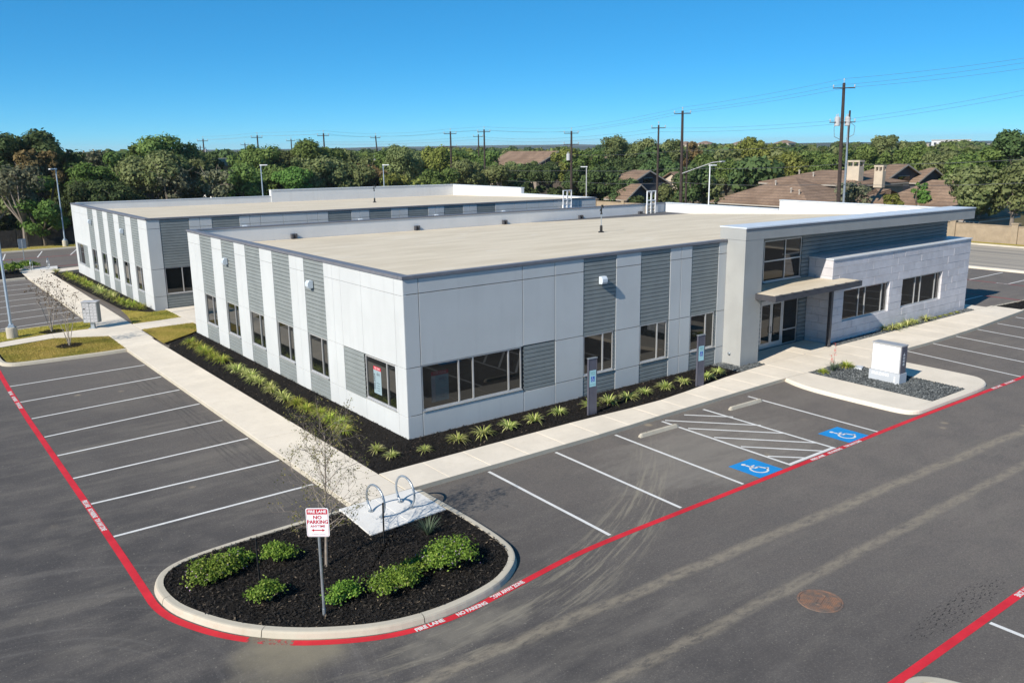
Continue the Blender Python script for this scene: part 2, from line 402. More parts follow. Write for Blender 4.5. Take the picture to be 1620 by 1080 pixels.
def copy_tree(o, parent=None):
    c = o.copy(); COL.objects.link(c)
    if parent is not None: c.parent = parent
    for ch in list(o.children): copy_tree(ch, c)
    return c
def struct(name, mb, mats, parent=None, smooth=False):
    o = mb.build(name, mats, parent, smooth=smooth)
    if parent is None: o['kind'] = 'structure'
    return o
def np_mesh(name, V, nq, mat, tone, k=4, smooth=False):
    """V: (n*k,3) vertices, n faces of k corners each"""
    me = bpy.data.meshes.new(name); n = len(V)//k
    me.vertices.add(len(V)); me.vertices.foreach_set('co', np.asarray(V, np.float32).ravel())
    me.loops.add(n*k); me.loops.foreach_set('vertex_index', np.arange(n*k, dtype=np.int32))
    me.polygons.add(n); me.polygons.foreach_set('loop_start', np.arange(0, n*k, k, dtype=np.int32))
    me.update(calc_edges=True)
    a = me.attributes.new('tone', 'FLOAT', 'FACE'); a.data.foreach_set('value', np.asarray(tone, np.float32))
    me.materials.append(mat)
    return me
def unit(v): return v/np.maximum(np.linalg.norm(v, axis=1, keepdims=True), 1e-6)
def quads(C, N, sx, sy, rng):
    """leaf quads at C with normals N"""
    t = unit(np.cross(N, rng.normal(size=N.shape))); b = np.cross(N, t)
    sx = np.asarray(sx)[:, None] if np.ndim(sx) else sx; sy = np.asarray(sy)[:, None] if np.ndim(sy) else sy
    return np.stack([C-t*sx-b*sy*.4, C+t*sx*.2-b*sy, C+t*sx+b*sy*.4, C-t*sx*.2+b*sy], 1).reshape(-1, 3)
_font = None
def text(s, size, mat, parent, place, name='lettering', bold=.0, sx=1.0, align='CENTER', fit=None):
    """flat printed lettering; place(x, y) -> world/local point"""
    cu = bpy.data.curves.new('t', 'FONT'); cu.body = s; cu.size = size; cu.align_x = align; cu.align_y = 'CENTER'
    cu.offset = bold; cu.resolution_u = 2; cu.fill_mode = 'BOTH'
    t = bpy.data.objects.new('t', cu); COL.objects.link(t)
    dg = bpy.context.evaluated_depsgraph_get(); me = bpy.data.meshes.new_from_object(t.evaluated_get(dg))
    bpy.data.objects.remove(t); bpy.data.curves.remove(cu)
    if fit: xs_ = [v.co.x for v in me.vertices]; sx = fit/(max(xs_)-min(xs_))
    for v in me.vertices: v.co = place(v.co.x*sx, v.co.y)
    me.materials.clear(); me.materials.append(mat); me.name = name
    return link(name, me, parent)
def curve(pts, n=8, closed=False):
    """Catmull-Rom"""
    P = [np.array(p, float) for p in pts]; out = []
    N = len(P)
    rng = range(N) if closed else range(N-1)
    for i in rng:
        p0 = P[(i-1) % N] if closed or i > 0 else P[0]; p1 = P[i]; p2 = P[(i+1) % N]; p3 = P[(i+2) % N] if closed or i+2 < N else P[-1]
        for k in range(n):
            t = k/n
            out.append(.5*((2*p1)+(-p0+p2)*t+(2*p0-5*p1+4*p2-p3)*t*t+(-p0+3*p1-3*p2+p3)*t**3))
    if not closed: out.append(P[-1])
    return [tuple(p) for p in out]
def offset(pts, d, closed=False):
    out = []; N = len(pts)
    for i, p in enumerate(pts):
        a = pts[(i-1) % N] if closed or i > 0 else pts[i]; b = pts[(i+1) % N] if closed or i < N-1 else pts[i]
        t = Vector((b[0]-a[0], b[1]-a[1])).normalized(); out.append((p[0]-t.y*d, p[1]+t.x*d))
    return out
def ribbon(mb, pts, w0, w1, z, mi=0):
    a, b = offset(pts, w0), offset(pts, w1)
    for i in range(len(pts)-1): mb.quad((*b[i], z), (*b[i+1], z), (*a[i+1], z), (*a[i], z), mi)
ORD = ['first', 'second', 'third', 'fourth', 'fifth', 'sixth', 'seventh', 'eighth', 'ninth', 'tenth', 'eleventh', 'twelfth', 'thirteenth', 'fourteenth', 'fifteenth', 'sixteenth', 'seventeenth', 'eighteenth', 'nineteenth', 'twentieth']
# ================================================================== SETTING
ZW = .15
def sheet(name, pts, z, mat, parent=None):
    mb = MB(); mb.add([(x, y, z) for x, y in pts], [tuple(range(len(pts)))]); return struct(name, mb, mat, parent)
sheet('ground', [(-5300, -5300), (5300, -5300), (5300, 5300), (-5300, 5300)], -.03, MAT['field'])
lot = sheet('parking_lot', [(-60, -60), (56.4, -60), (56.4, 76.6), (-60, 76.6)], 0, MAT['asphalt'])
road = sheet('road', [(56.9, -120), (72.9, -120), (72.9, 150), (56.9, 150)], -.004, MAT['road'])
ZP = .004
def line(x0, y0, x1, y1, w=.105, z=ZP, name='stall_line', mat=None):
    mb = MB(); d = Vector((x1-x0, y1-y0)).normalized(); n = Vector((-d.y, d.x))*w/2
    k = max(1, int(math.hypot(x1-x0, y1-y0)/1.0)); pts = [(x0+(x1-x0)*i/k, y0+(y1-y0)*i/k) for i in range(k+1)]
    j = lambda: random.uniform(-.004, .004)
    e = [(j(), j()) for _ in pts]
    for i in range(k):
        (a, b), (c, d2) = pts[i], pts[i+1]
        mb.quad((a-n.x+e[i][0], b-n.y+e[i][1], z), (c-n.x+e[i+1][0], d2-n.y+e[i+1][1], z), (c+n.x+e[i+1][0], d2+n.y+e[i+1][1], z), (a+n.x+e[i][0], b+n.y+e[i][1], z))
    return struct(name, mb, mat or MAT['white_paint'], lot)
# left row of stalls
LY = [(-2.42+.0, -1.30), (-.90, 1.29), (1.82, 3.87), (4.52, 6.38), (7.23, 8.87), (9.86, 11.65), (12.58, 14.5), (15.45, 17.45)]
RY = [-1.30, 1.42, 3.95, 6.55, 9.0, 11.75, 14.55, 17.6]
for i in range(8): line(-9.86, RY[i], -4.16, [-1.30, 1.60, 4.40, 7.05, 9.80, 12.45, 15.2, 18.0][i]-(.25 if i else .0))
# front row of stalls
FX = [(.62, .47), (3.38, 3.22), (6.14, 5.98), (8.53, 8.41), (10.84, 10.86), (13.58, 13.50)]
for a, b in FX: line(a, -3.86, b, -9.52)
line(8.36, -9.44, 10.91, -9.44, .13, ZP+.004)
for a, b in (((9.74, -3.87), (10.96, -5.2)), ((8.69, -3.86), (10.93, -6.46)), ((8.64, -5.03), (10.88, -7.55)), ((8.60, -6.25), (10.84, -8.8)), ((8.56, -7.42), (10.31, -9.40)), ((8.50, -8.55), (9.32, -9.42))): line(*a, *b, .10, ZP+.003)
# right row of stalls
for a, b in (((25.75, -3.98), (24.95, -9.5)), ((28.3, -3.75), (27.6, -9.5)), ((30.8, -3.75), (30.0, -9.5)), ((33.35, -3.75), (32.5, -9.5)), ((35.75, -3.8), (35.0, -9.5)), ((38.3, -3.7), (37.6, -9.5)), ((41, -3.8), (40.4, -9.5))): line(*a, *b)
for x in (3.84, 6.6, 9.35, 12.1): line(x, -17.6, x+.02, -23, .11)
# far left lot
for i in range(9): line(-9.8, 32.2+2.72*i-.3, -4.05, 33.1+2.55*i, .10)
for i in range(7): line(-3.7+2.95*i, 69.6+.1*i, -2.75+3.35*i, 75.6, .11)
# east lot
for i in range(9): line(50.4, -3.6+2.72*i, 55.8, -3.6+2.72*i, .11)
for i in range(5): line(39.8, .82+2.72*i, 44.2, .82+2.72*i, .11)
# fire-lane lines
def red(pts, wd=.185, z=ZP+.001, mat='red_paint', name='fire_lane_line'):
    mb = MB(); ribbon(mb, pts, -wd/2, wd/2, z); return struct(name, mb, MAT[mat], lot)
ISL = [(-4.58, -3.78), (-6.2, -3.80), (-7.5, -3.84), (-8.6, -3.95), (-9.3, -4.2), (-9.70, -4.65), (-9.86, -5.3), (-9.78, -6.2), (-9.47, -7.05), (-9.02, -7.87), (-8.42, -8.6), (-7.62, -9.27), (-6.6, -9.85), (-5.6, -10.12), (-4.5, -10.14), (-3.4, -9.92), (-2.62, -9.45), (-2.18, -8.9), (-1.98, -8.2), (-1.90, -6.9), (-1.90, -5.6), (-1.93, -4.0)]
NOSE = curve(ISL, 4)
nose_red = [p for p in offset(NOSE, -.13) if p[1] < -5.2 and p[0] < -4.9]
red([(-9.80, 24), (-9.93, 17.7), (-9.98, 11.6), (-9.97, 6), (-9.96, 1), (-9.97, -3)]+nose_red[:15])
red(nose_red[14:19], mat='faded_red')
red(nose_red[18:]+curve([(-4.5, -10.275), (-3.86, -10.18), (-2.82, -10.03), (-1.12, -9.80), (.49, -9.72), (3, -9.70), (8, -9.66), (16, -9.56), (23, -9.58), (45, -9.5)], 3))
red([(.15, -17.45), (6, -17.47), (30, -17.45)], .19)
red([(50.2, 40), (50.25, 4.5), (50.2, -12)], .14, mat='worn_red'); red([(44.35, 30), (44.3, 1.2), (44.2, -1.75)], .16, mat='worn_red')
red([(-30, 69.5), (10, 69.8), (30, 70)], .22, mat='worn_red'); red([(-30, 61.2), (10, 61.2), (30, 61.2)], .22, mat='worn_red')
def ground_text(s, x, y, ang, fit, size=.175, z=ZP+.006):
    ca, sa = math.cos(ang), math.sin(ang)
    text(s, size, MAT['white_paint'], lot, lambda u, v: (x+u*ca-v*sa, y+u*sa+v*ca, z), 'stencil_lettering', .008, fit=fit)
FL, NP, TA = 'FIRE LANE', 'NO PARKING', 'TOW AWAY ZONE'
ground_text(FL, -5.55, -10.25, -.03, .70); ground_text(NP, -4.46, -10.27, .03, .82); ground_text(TA, -3.34, -10.10, .14, 1.04)
ground_text(FL, 9.64, -9.655, 0, .70, .16); ground_text(NP, 10.62, -9.65, 0, .75, .16); ground_text(TA, 11.70, -9.64, 0, .95, .16)
for y_, s, k in ((1.52, FL, .60), (.68, NP, .75), (-.28, TA, .95), (16.35, FL, .68), (15.25, NP, .85), (14.05, TA, 1.0)): ground_text(s, -9.975, y_, -math.pi/2, k)
ground_text(TA, 5.92, -17.465, math.pi, 1.0, .18); ground_text(NP, 7.2, -17.465, math.pi, .85, .18)
ground_text(FL, 22.5, -9.575, 0, .75); ground_text(NP, 23.7, -9.575, 0, .85)
ground_text(FL, 50.23, 2.2, math.pi/2, .8)
# accessibility emblems
def isa(cx, cy, w, h, name='accessible_emblem'):
    mb = MB(); mb.quad((cx-w/2, cy-h/2, ZP+.002), (cx+w/2, cy-h/2, ZP+.002), (cx+w/2, cy+h/2, ZP+.002), (cx-w/2, cy+h/2, ZP+.002))
    p = struct('blue_square', mb, MAT['blue_paint'], lot)
    e = MB(); z = ZP+.007; s = .92*h/1.25
    T = lambda x, y: (cx+x*s, cy+y*s, z)
    def poly(pts): e.add([T(*q) for q in pts], [tuple(range(len(pts)))])
    def st(pts, wd):
        a, b = offset(pts, -wd/2), offset(pts, wd/2)
        for i in range(len(pts)-1): e.add([T(*b[i]), T(*b[i+1]), T(*a[i+1]), T(*a[i])], [(3, 2, 1, 0)])
    poly([(-.10+.085*math.cos(t), .44+.085*math.sin(t)) for t in [i*math.pi/8 for i in range(16)]])
    st([(-.09, .34), (-.06, .02)], .10); st([(-.08, .17), (.16, .17)], .075); st([(-.07, -.01), (.17, -.01)], .09)
    st([(.15, .02), (.27, -.30)], .09); st([(.25, -.30), (.37, -.26)], .085)
    st([(-.02+.30*math.cos(t), -.17+.30*math.sin(t)) for t in [math.radians(a) for a in range(112, 345, 12)]], .075)
    struct(name, e, MAT['white_paint'], p)
isa(7.34, -8.94, 1.16, 1.22); isa(12.30, -8.90, 1.20, 1.22)

# ---- concrete walks: a base with slabs on it, tooled joints between
def walk(name, rows, mat='walk', zt=ZW):
    """rows: list of (front point, back point); one slab between successive rows"""
    base = MB(); n = len(rows)
    base.prism([r[0] for r in rows]+[r[1] for r in rows[::-1]], -.02, zt-.014)
    w = struct(name, base, MAT['kerb' if mat == 'walk' else mat])
    for i in range(n-1):
        a, b, c, d = map(Vector, (rows[i][0], rows[i+1][0], rows[i+1][1], rows[i][1]))
        cen = (a+b+c+d)/4; q = []
        for p in (a, b, c, d):
            v = cen-p; q.append(p+v.normalized()*.011)
        mb = MB(); z0 = zt-.012; dz = random.uniform(-.002, .002); e = .012
        inn = [p+(cen-p).normalized()*e for p in q]
        vs = [(*p, z0) for p in q]+[(*p, zt-.006+dz) for p in q]+[(*p, zt+dz) for p in inn]
        fs = [(i2, (i2+1) % 4, 4+(i2+1) % 4, 4+i2) for i2 in range(4)]+[(4+i2, 4+(i2+1) % 4, 8+(i2+1) % 4, 8+i2) for i2 in range(4)]+[(8, 9, 10, 11)]
        mb.add(vs, fs); mb.build('slab', MAT[mat], w)
    return w
def interp(tab, x):
    for (x0, y0), (x1, y1) in zip(tab, tab[1:]):
        if x <= x1: return y0+(y1-y0)*max(0, x-x0)/(x1-x0)
    return tab[-1][1]
FRONT = [(-2.35, -3.76), (6, -3.76), (8, -3.66), (12.7, -3.52), (17, -3.45), (24, -3.9), (28, -4.0), (33, -3.88), (40.2, -3.36)]
BACK = [(-2.35, -2.15), (6, -2.15), (8, -2.26), (9.4, -2.32), (10.8, -2.24), (13.4, -1.9), (15.4, -1.66), (17.6, -1.50), (18.0, -1.48), (28, -1.46), (40.2, -1.5)]
xs = [-2.35+1.56*i for i in range(28)]; xs = [x for x in xs if x < 40]+[40.2]
walk('sidewalk', [((x, interp(FRONT, x)), (x, interp(BACK, x))) for x in xs])
walk('sidewalk', [((-4.1, y), (-2.37, y)) for y in [-3.76, -2.15]+[-2.15+1.83*i for i in range(1, 14)]+[23.2]])
walk('sidewalk', [((-4.05+(y-25)*.007, y), (-2.25+(y-25)*.012, y)) for y in [23.2, 25.9, 28.2]+[28.2+2.1*i for i in range(1, 14)]+[58.6]])
walk('bike_rack_pad', [((-4.6, -5.82), (-4.5, -3.775)), ((-3.4, -5.75), (-3.4, -3.775)), ((-2.16, -5.68), (-2.12, -3.775))], 'pad', ZW+.002)
walk('entry_walk', [((17.99, -1.48), (17.99, .3)), ((20.9, -1.48), (20.9, .3)), ((23.58, -1.48), (23.58, .3))], 'walk', ZW+.004)
walk('sidewalk', [((-9.4, 26.0), (-9.0, 27.4)), ((-6.5, 26.7), (-6.4, 28.1)), ((-4.05, 25.4), (-4.0, 28.1))], 'walk', ZW+.001)
walk('sidewalk', [((-2.2, 25.9), (-2.2, 27.9)), ((-.6, 25.95), (-.6, 28.0)), ((.7, 25.95), (.7, 28.3))], 'walk', ZW+.001)
walk('sidewalk', [((.7, 23.6), (.7, 31.6)), ((3.5, 23.6), (3.5, 31.6)), ((8, 23.6), (8, 31.6)), ((14, 23.6), (14, 31.6))], 'walk', ZW+.001)
walk('sidewalk', [((38.1, -1.45), (39.5, -1.5)), ((38.1, 6), (39.55, 6)), ((38.1, 14), (39.55, 14)), ((38.1, 23), (39.55, 23))])
walk('sidewalk', [((-2.1, 55.6), (-2.1, 57.6)), ((1, 56.4), (1, 58.4)), ((6, 56.6), (6, 58.6)), ((14, 56.8), (14, 58.6)), ((24, 57), (24, 58.8))])
walk('bike_rack_pad', [((-3.6, 58.6), (-3.7, 60.2)), ((-.9, 58.2), (-.6, 60.2))], 'pad', ZW+.001)

# ---- kerbs
def kerb(pts, wt=.15, name='kerb', h=ZW, slope=.07, mat='kerb', parts=True):
    """outer line at the asphalt; planted side is to the left"""
    mb = MB(); o = pts; a = offset(pts, slope*.5); b = offset(pts, slope); c = offset(pts, slope+wt); d = offset(pts, slope+wt+.005)
    rows = [[(*p, -.02) for p in o], [(*p, h-.045) for p in a], [(*p, h-.008) for p in offset(pts, slope*.8)], [(*p, h) for p in offset(pts, slope*1.3)], [(*p, h) for p in c], [(*p, 0) for p in d]]
    n = len(pts)
    vs = [p for r in rows for p in r]; fs = []
    for r in range(len(rows)-1):
        for i in range(n-1): fs.append((r*n+i, r*n+i+1, (r+1)*n+i+1, (r+1)*n+i))
    mb.add(vs, [f for f in fs]); return struct(name, mb, MAT[mat])
for i in range(0, len(NOSE)-1, 13):                     # cast in lengths with open joints between
    seg = list(NOSE[i:i+14])
    if i: d = Vector(seg[1])-Vector(seg[0]); seg[0] = tuple(Vector(seg[0])+d.normalized()*.018)
    if len(seg) > 1: kerb(seg, .15, 'island_kerb')
sheet('island_soil', offset(NOSE, .18)+[(-2.1, -4.2)], .118, MAT['mulch'])
kerb(curve([(-4.1, 21.25), (-5.5, 21.22), (-7.5, 21.35), (-8.9, 21.52), (-9.42, 21.8), (-9.66, 22.4), (-9.7, 24), (-9.66, 28), (-9.5, 30.1), (-8.9, 30.8), (-7, 30.9), (-4.1, 30.9)], 4)[::-1], .15)
kerb([(-40, 76.6), (-10, 76.5), (20, 76.4), (45, 76.4)], .16)
mb = MB(); mb.box(56.4, -60, -.02, 57.0, 110, .14); struct('kerb', mb, MAT['walk'])
kerb([(72.9, -60), (72.9, 140)][::1][::-1], .2)
kerb(curve([(46.3, -3.45), (46.6, -2.7), (46.2, -2.05), (45.2, -1.85), (43.2, -1.78), (40.6, -1.55), (39.55, -1.52)], 3), .15)
kerb([(40.25, -3.4), (43.5, -3.62), (46.3, -3.75)], .15)
kerb(curve([(-9.8, 53.3), (-7, 53.6), (-4, 54.0)], 3), .15); kerb(curve([(-3.2, 60.4), (-5, 61.0), (-8, 61.2), (-10, 60.9)], 3), .15)
kerb(curve([(.10, -22), (-.02, -18.6), (.06, -17.75), (.35, -17.585), (.72, -17.70), (1.05, -18.15), (1.2, -18.9), (1.25, -22)], 5)[::-1], .18)
sheet('island_soil', [(.2, -22), (.15, -18.2), (.4, -17.75), (.8, -18.0), (1.1, -19), (1.1, -22)], .12, MAT['mulch'])
# sign island: concrete band round a gravel bed
out = curve([(16.6, -3.47), (16.25, -4.4), (16.08, -5.6), (16.05, -7.6), (16.1, -8.9), (16.45, -9.35), (17.2, -9.42), (19, -9.42), (21.2, -9.42), (22.3, -9.25), (22.95, -8.7), (23.1, -7.9), (23.15, -6), (23.2, -3.9)], 4)
GRAV = [(18.15, -3.55), (20.75, -3.55), (20.95, -6.0), (20.75, -9.12), (18.05, -9.12), (18.1, -6.5)]
mb = MB(); bot = [(*p, -.02) for p in out]; e1 = [(*p, .10) for p in offset(out, .02)]; e2 = [(*p, ZW) for p in offset(out, .07)]
n = len(out); vs = bot+e1+e2
fs = [(r*n+i, r*n+i+1, (r+1)*n+i+1, (r+1)*n+i) for r in range(2) for i in range(n-1)]
mb.add(vs, fs); top = [p[:2] for p in e2]
gl = [GRAV[0], GRAV[5], GRAV[4], GRAV[3], GRAV[2], GRAV[1]]
# band as quads from outline to gravel edge
def nearest_on(poly, p):
    best = None
    for a, b in zip(poly, poly[1:]):
        A, B, Q = Vector(a), Vector(b), Vector(p); t = max(0, min(1, (Q-A).dot(B-A)/(B-A).length_squared)); c = A+(B-A)*t
        if best is None or (c-Q).length < best[0]: best = ((c-Q).length, (c.x, c.y))
    return best[1]
inn = []
npt = len(top)
# map by arc-length fraction
def arclen(poly):
    d = [0]
    for a, b in zip(poly, poly[1:]): d.append(d[-1]+math.dist(a, b))
    return d
dt, di = arclen(top), arclen(gl)
key = [(0, 0), (dt[npt-1]*.30, di[2]/di[-1]), (dt[npt-1]*.66, di[3]/di[-1]), (dt[npt-1], 1)]
for s in dt:
    f = interp(key, s)*di[-1]
    for k in range(len(gl)-1):
        if f <= di[k+1]+1e-9:
            t = (f-di[k])/(di[k+1]-di[k]); inn.append((gl[k][0]+(gl[k+1][0]-gl[k][0])*t, gl[k][1]+(gl[k+1][1]-gl[k][1])*t)); break
for i in range(npt-1): mb.quad((*top[i], ZW), (*top[i+1], ZW), (*inn[i+1], ZW), (*inn[i], ZW)); mb.quad((*inn[i], ZW), (*inn[i+1], ZW), (*inn[i+1], .05), (*inn[i], .05))
struct('sign_island', mb, MAT['walk'])

# ---- beds and lawns
def inside(p, poly):
    x, y = p; c = False; n = len(poly)
    for i in range(n):
        (x0, y0), (x1, y1) = poly[i], poly[(i+1) % n]
        if (y0 > y) != (y1 > y) and x < (x1-x0)*(y-y0)/(y1-y0)+x0: c = not c
    return c
def scatter(poly, n, rng):
    P = np.array(poly); lo, hi = P.min(0), P.max(0); out = np.zeros((0, 2))
    while len(out) < n:
        q = rng.uniform(lo, hi, (n*2, 2)); c = np.zeros(len(q), bool); m = len(P)
        for i in range(m):
            a, b = P[i], P[(i+1) % m]
            if a[1] == b[1]: continue
            cond = ((a[1] > q[:, 1]) != (b[1] > q[:, 1])) & (q[:, 0] < (b[0]-a[0])*(q[:, 1]-a[1])/(b[1]-a[1])+a[0]); c ^= cond
        out = np.vstack([out, q[c]])
    return out[:n]
def chips(name, poly, n, z, mat='chip', s0=.02, s1=.06, seed=1, tilt=.5):
    rng = np.random.default_rng(seed); q = scatter(poly, n, rng)
    zz = z(q[:, 0], q[:, 1]) if callable(z) else np.full(n, z)
    C = np.column_stack([q, zz+rng.uniform(.005, .045, n)]); N = unit(np.column_stack([rng.normal(0, tilt, n), rng.normal(0, tilt, n), np.ones(n)]))
    V = quads(C, N, rng.uniform(s0*.4, s0, n), rng.uniform(s0, s1, n), rng)
    o = link(name, np_mesh(name, V, n, MAT[mat], rng.uniform(0, 1, n))); o['kind'] = 'stuff'; return o
def bed(name, poly, z, mat, n, chipmat='chip', seed=1, wallz=None, s0=.02, s1=.06):
    sheet(name+'_soil', poly, z, MAT[mat]) if not callable(z) else None
    return chips(name, poly, n, z, chipmat, seed=seed, s0=s0, s1=s1)
LEFTBED = [(-2.36, -2.12), (-.0, .0), (0, 23.0), (-.9, 21.9), (-2.0, 21.2), (-2.36, 20.0)]
FRONTBED = [(-2.36, -2.13), (6, -2.13), (8, -2.24), (9.4, -2.30), (10.8, -2.22), (13.4, -1.88), (15.4, -1.64), (15.9, -1.58), (15.9, 0), (0, 0)]
bed('mulch_bed', LEFTBED, .142, 'mulch', 9000, seed=3); bed('mulch_bed', FRONTBED, .143, 'mulch', 9000, seed=4)
ISLBED = offset(NOSE, .22)[:-7]+[(-2.15, -5.74), (-4.65, -5.88), (-4.57, -4.05)]
chips('mulch_bed', ISLBED, 15000, .125, seed=5)
FARBED = [(-2.0, 55.4), (-1.5, 33.4), (-.35, 31.2), (.05, 31.5), (.05, 54.6)]
bed('mulch_bed', FARBED, .14, 'mulch', 3500, seed=6); bed('mulch_bed', [(-9.8, 53.8), (-4, 54.3), (-3.7, 58.4), (-3.6, 60.2), (-9.8, 60.7)], .13, 'mulch', 2500, seed=7)
bed('mulch_bed', [(40.3, -3.2), (46, -3.6), (46.1, -2.4), (44.8, -2.05), (40.2, -1.75)], .13, 'mulch', 1200, seed=8)
def pebbles(name, poly, n, z, seed, s=.05):
    sheet(name+'_base', poly, z-.01, MAT['gravel']); rng = np.random.default_rng(seed); q = scatter(poly, n, rng)
    oc = np.array([(1, 0, 0), (0, 1, 0), (-1, 0, 0), (0, -1, 0), (0, 0, 1), (0, 0, -1)], float)
    tri = np.array([(0, 1, 4), (1, 2, 4), (2, 3, 4), (3, 0, 4)])
    sc = rng.uniform(.55, 1.2, (n, 1, 1))*s*np.stack([rng.uniform(.7, 1.3, (n, 1)), rng.uniform(.7, 1.3, (n, 1)), rng.uniform(.5, .9, (n, 1))], -1)
    a = rng.uniform(0, 6.28, n); ca, sa = np.cos(a)[:, None], np.sin(a)[:, None]
    V = oc[None]*sc; V = np.stack([V[..., 0]*ca-V[..., 1]*sa, V[..., 0]*sa+V[..., 1]*ca, V[..., 2]+rng.normal(0, .25, V.shape[:2])*s*.5], -1)
    V += np.column_stack([q, np.full(n, z)+rng.uniform(0, .03, n)])[:, None]
    F = V[:, tri].reshape(-1, 3)
    o = link(name, np_mesh(name, F, len(F)//3, MAT['pebble'], np.repeat(rng.uniform(0, 1, n), 4), 3)); o['kind'] = 'stuff'
pebbles('gravel', [(18.16, -3.57), (20.73, -3.57), (20.93, -6.0), (20.73, -9.1), (18.07, -9.1), (18.12, -6.5)], 7500, .13, 11)
pebbles('gravel', [(23.62, -1.46), (38.05, -1.47), (38.05, -1.02), (23.62, -1.02)], 4500, .14, 12)
pebbles('gravel', [(15.95, -1.58), (17.9, -1.5), (17.9, -1.03), (16.65, -1.03), (16.65, -.03), (15.95, -.03)], 1200, .14, 13)
def lawn(poly, n, z, seed):
    sheet('lawn_soil', poly, z, MAT['turf']); rng = np.random.default_rng(seed); q = scatter(poly, n, rng)
    C = np.column_stack([q, np.full(n, z)]); a = rng.uniform(0, 6.28, n); w = rng.uniform(.006, .014, n)[:, None]; h = rng.uniform(.03, .075, n)
    t = np.column_stack([np.cos(a), np.sin(a), np.zeros(n)]); ln = rng.normal(0, .025, (n, 2))
    V = np.stack([C-t*w, C+t*w, C+np.column_stack([ln, h])], 1).reshape(-1, 3)
    lf = np.sin(q[:, 0]*1.7+np.sin(q[:, 1]*1.3)*1.5)*np.sin(q[:, 1]*1.1+q[:, 0]*.6)
    tone = np.clip(.5-.28*lf+rng.normal(0, .2, n), 0, 1)
    o = link('lawn', np_mesh('lawn', V, n, MAT['turfblade'], tone, 3)); o['kind'] = 'stuff'
lawn([(-9.35, 22.2), (-8.7, 21.75), (-7, 21.55), (-4.1, 21.45), (-4.08, 25.2), (-6.5, 26.6), (-9.4, 25.9)], 26000, .13, 21)
lawn([(-9.3, 27.5), (-6.4, 28.2), (-4.05, 28.2), (-4.05, 30.65), (-7, 30.65), (-9.2, 30.2)], 15000, .13, 22)
lawn([(-2.25, 21.4), (-.8, 22.6), (.0, 23.3), (.65, 23.5), (.65, 25.9), (-2.18, 25.85)], 14000, .14, 23)
lawn([(-2.15, 28.0), (.65, 28.05), (.65, 31.2), (-.4, 31.1), (-1.6, 33.2), (-1.75, 31)], 10000, .14, 24)
lawn([(-40, 76.8), (45, 76.6), (45, 79.5), (-40, 80.5)], 12000, .10, 25)
lawn([(73.1, -40), (75.1, -40), (75.1, 120), (73.1, 120)], 12000, .08, 26)
# ================================================================== THE TWO OFFICE BUILDINGS
def panel_box(T, s0, s1, z0, z1, d0, d1, name, mat, parent, g=.011):
    """a wall panel with a small chamfer; joint g on every side"""
    if T.flip and g > .01: g = .006
    elif g > .01: g = .0135
    s0, s1, z0, z1 = s0+g, s1-g, z0+g, z1-g; e = .004
    vs = [T(a, z, d0) for a, z in ((s0, z0), (s1, z0), (s1, z1), (s0, z1))]+[T(a, z, d1-e) for a, z in ((s0, z0), (s1, z0), (s1, z1), (s0, z1))]
    vs += [T(a, z, d1) for a, z in ((s0+e, z0+e), (s1-e, z0+e), (s1-e, z1-e), (s0+e, z1-e))]
    fs = [(i, (i+1) % 4, 4+(i+1) % 4, 4+i) for i in range(4)]+[(4+i, 4+(i+1) % 4, 8+(i+1) % 4, 8+i) for i in range(4)]+[(8, 9, 10, 11)]
    if T.flip: fs = [f[::-1] for f in fs]
    mb = MB(); mb.add(vs, fs); return mb.build(name, mat, parent)
def lap_panel(T, s0, s1, z0, z1, parent, mat, h=.166, d=-.012, name='siding_panel'):
    mb = MB(); n = max(1, round((z1-z0)/h)); hh = (z1-z0)/n; s0 += .006; s1 -= .006
    for i in range(n):
        a, b = z0+i*hh, z0+(i+1)*hh
        pr = [(a, 0), (b-.040, 0), (b-.032, -.006), (b-.028, -.060), (b, -.060), (b, 0)]      # board face, chamfer, shadow gap, soffit of the next board
        vs = [T(s_, z_, d+e_) for z_, e_ in pr for s_ in (s0, s1)]
        fs = [(2*k, 2*k+1, 2*k+3, 2*k+2) for k in range(len(pr)-1)]
        if T.flip: fs = [f[::-1] for f in fs]
        mb.add(vs, fs)
    return mb.build(name, MAT[mat], parent)
def tb(mb, T, s0, s1, z0, z1, d0, d1): mb.box(s0, z0, d0, s1, z1, d1, 0, T)
def window(T, s0, s1, z0, z1, muls, parent, trans=(), fr=.047, d=-.035, name='window', sill=True):
    """frame part > pane, mullion sub-parts"""
    f = MB(); di = d-.07
    tb(f, T, s0, s1, z1-fr, z1, di, d); tb(f, T, s0, s1, z0, z0+fr, di, d); tb(f, T, s0, s0+fr, z0+fr, z1-fr, di, d); tb(f, T, s1-fr, s1, z0+fr, z1-fr, di, d)
    if sill: tb(f, T, s0-.01, s1+.01, z0-.045, z0-.004, d-.09, .03)
    w = f.build(name, MAT['alu'], parent)
    cuts = [s0+fr]+list(muls)+[s1-fr]
    for mlt in muls:
        q = MB(); tb(q, T, mlt-.027, mlt+.027, z0+fr, z1-fr, di+.002, d+.008); q.build('mullion', MAT['alu'], w)
    zc = [z0+fr]+list(trans)+[z1-fr]
    for t in trans:
        for a, b in zip(cuts, cuts[1:]):
            q = MB(); tb(q, T, a+.034, b-.034, t-.028, t+.028, di+.004, d+.006); q.build('transom', MAT['alu'], w)
    for a, b in zip(cuts, cuts[1:]):
        for c, e in zip(zc, zc[1:]):
            q = MB(); tb(q, T, a+.002, b-.002, c+.002, e-.002, d-.05, d-.032); q.build('pane', MAT['glass'], w)
    return w
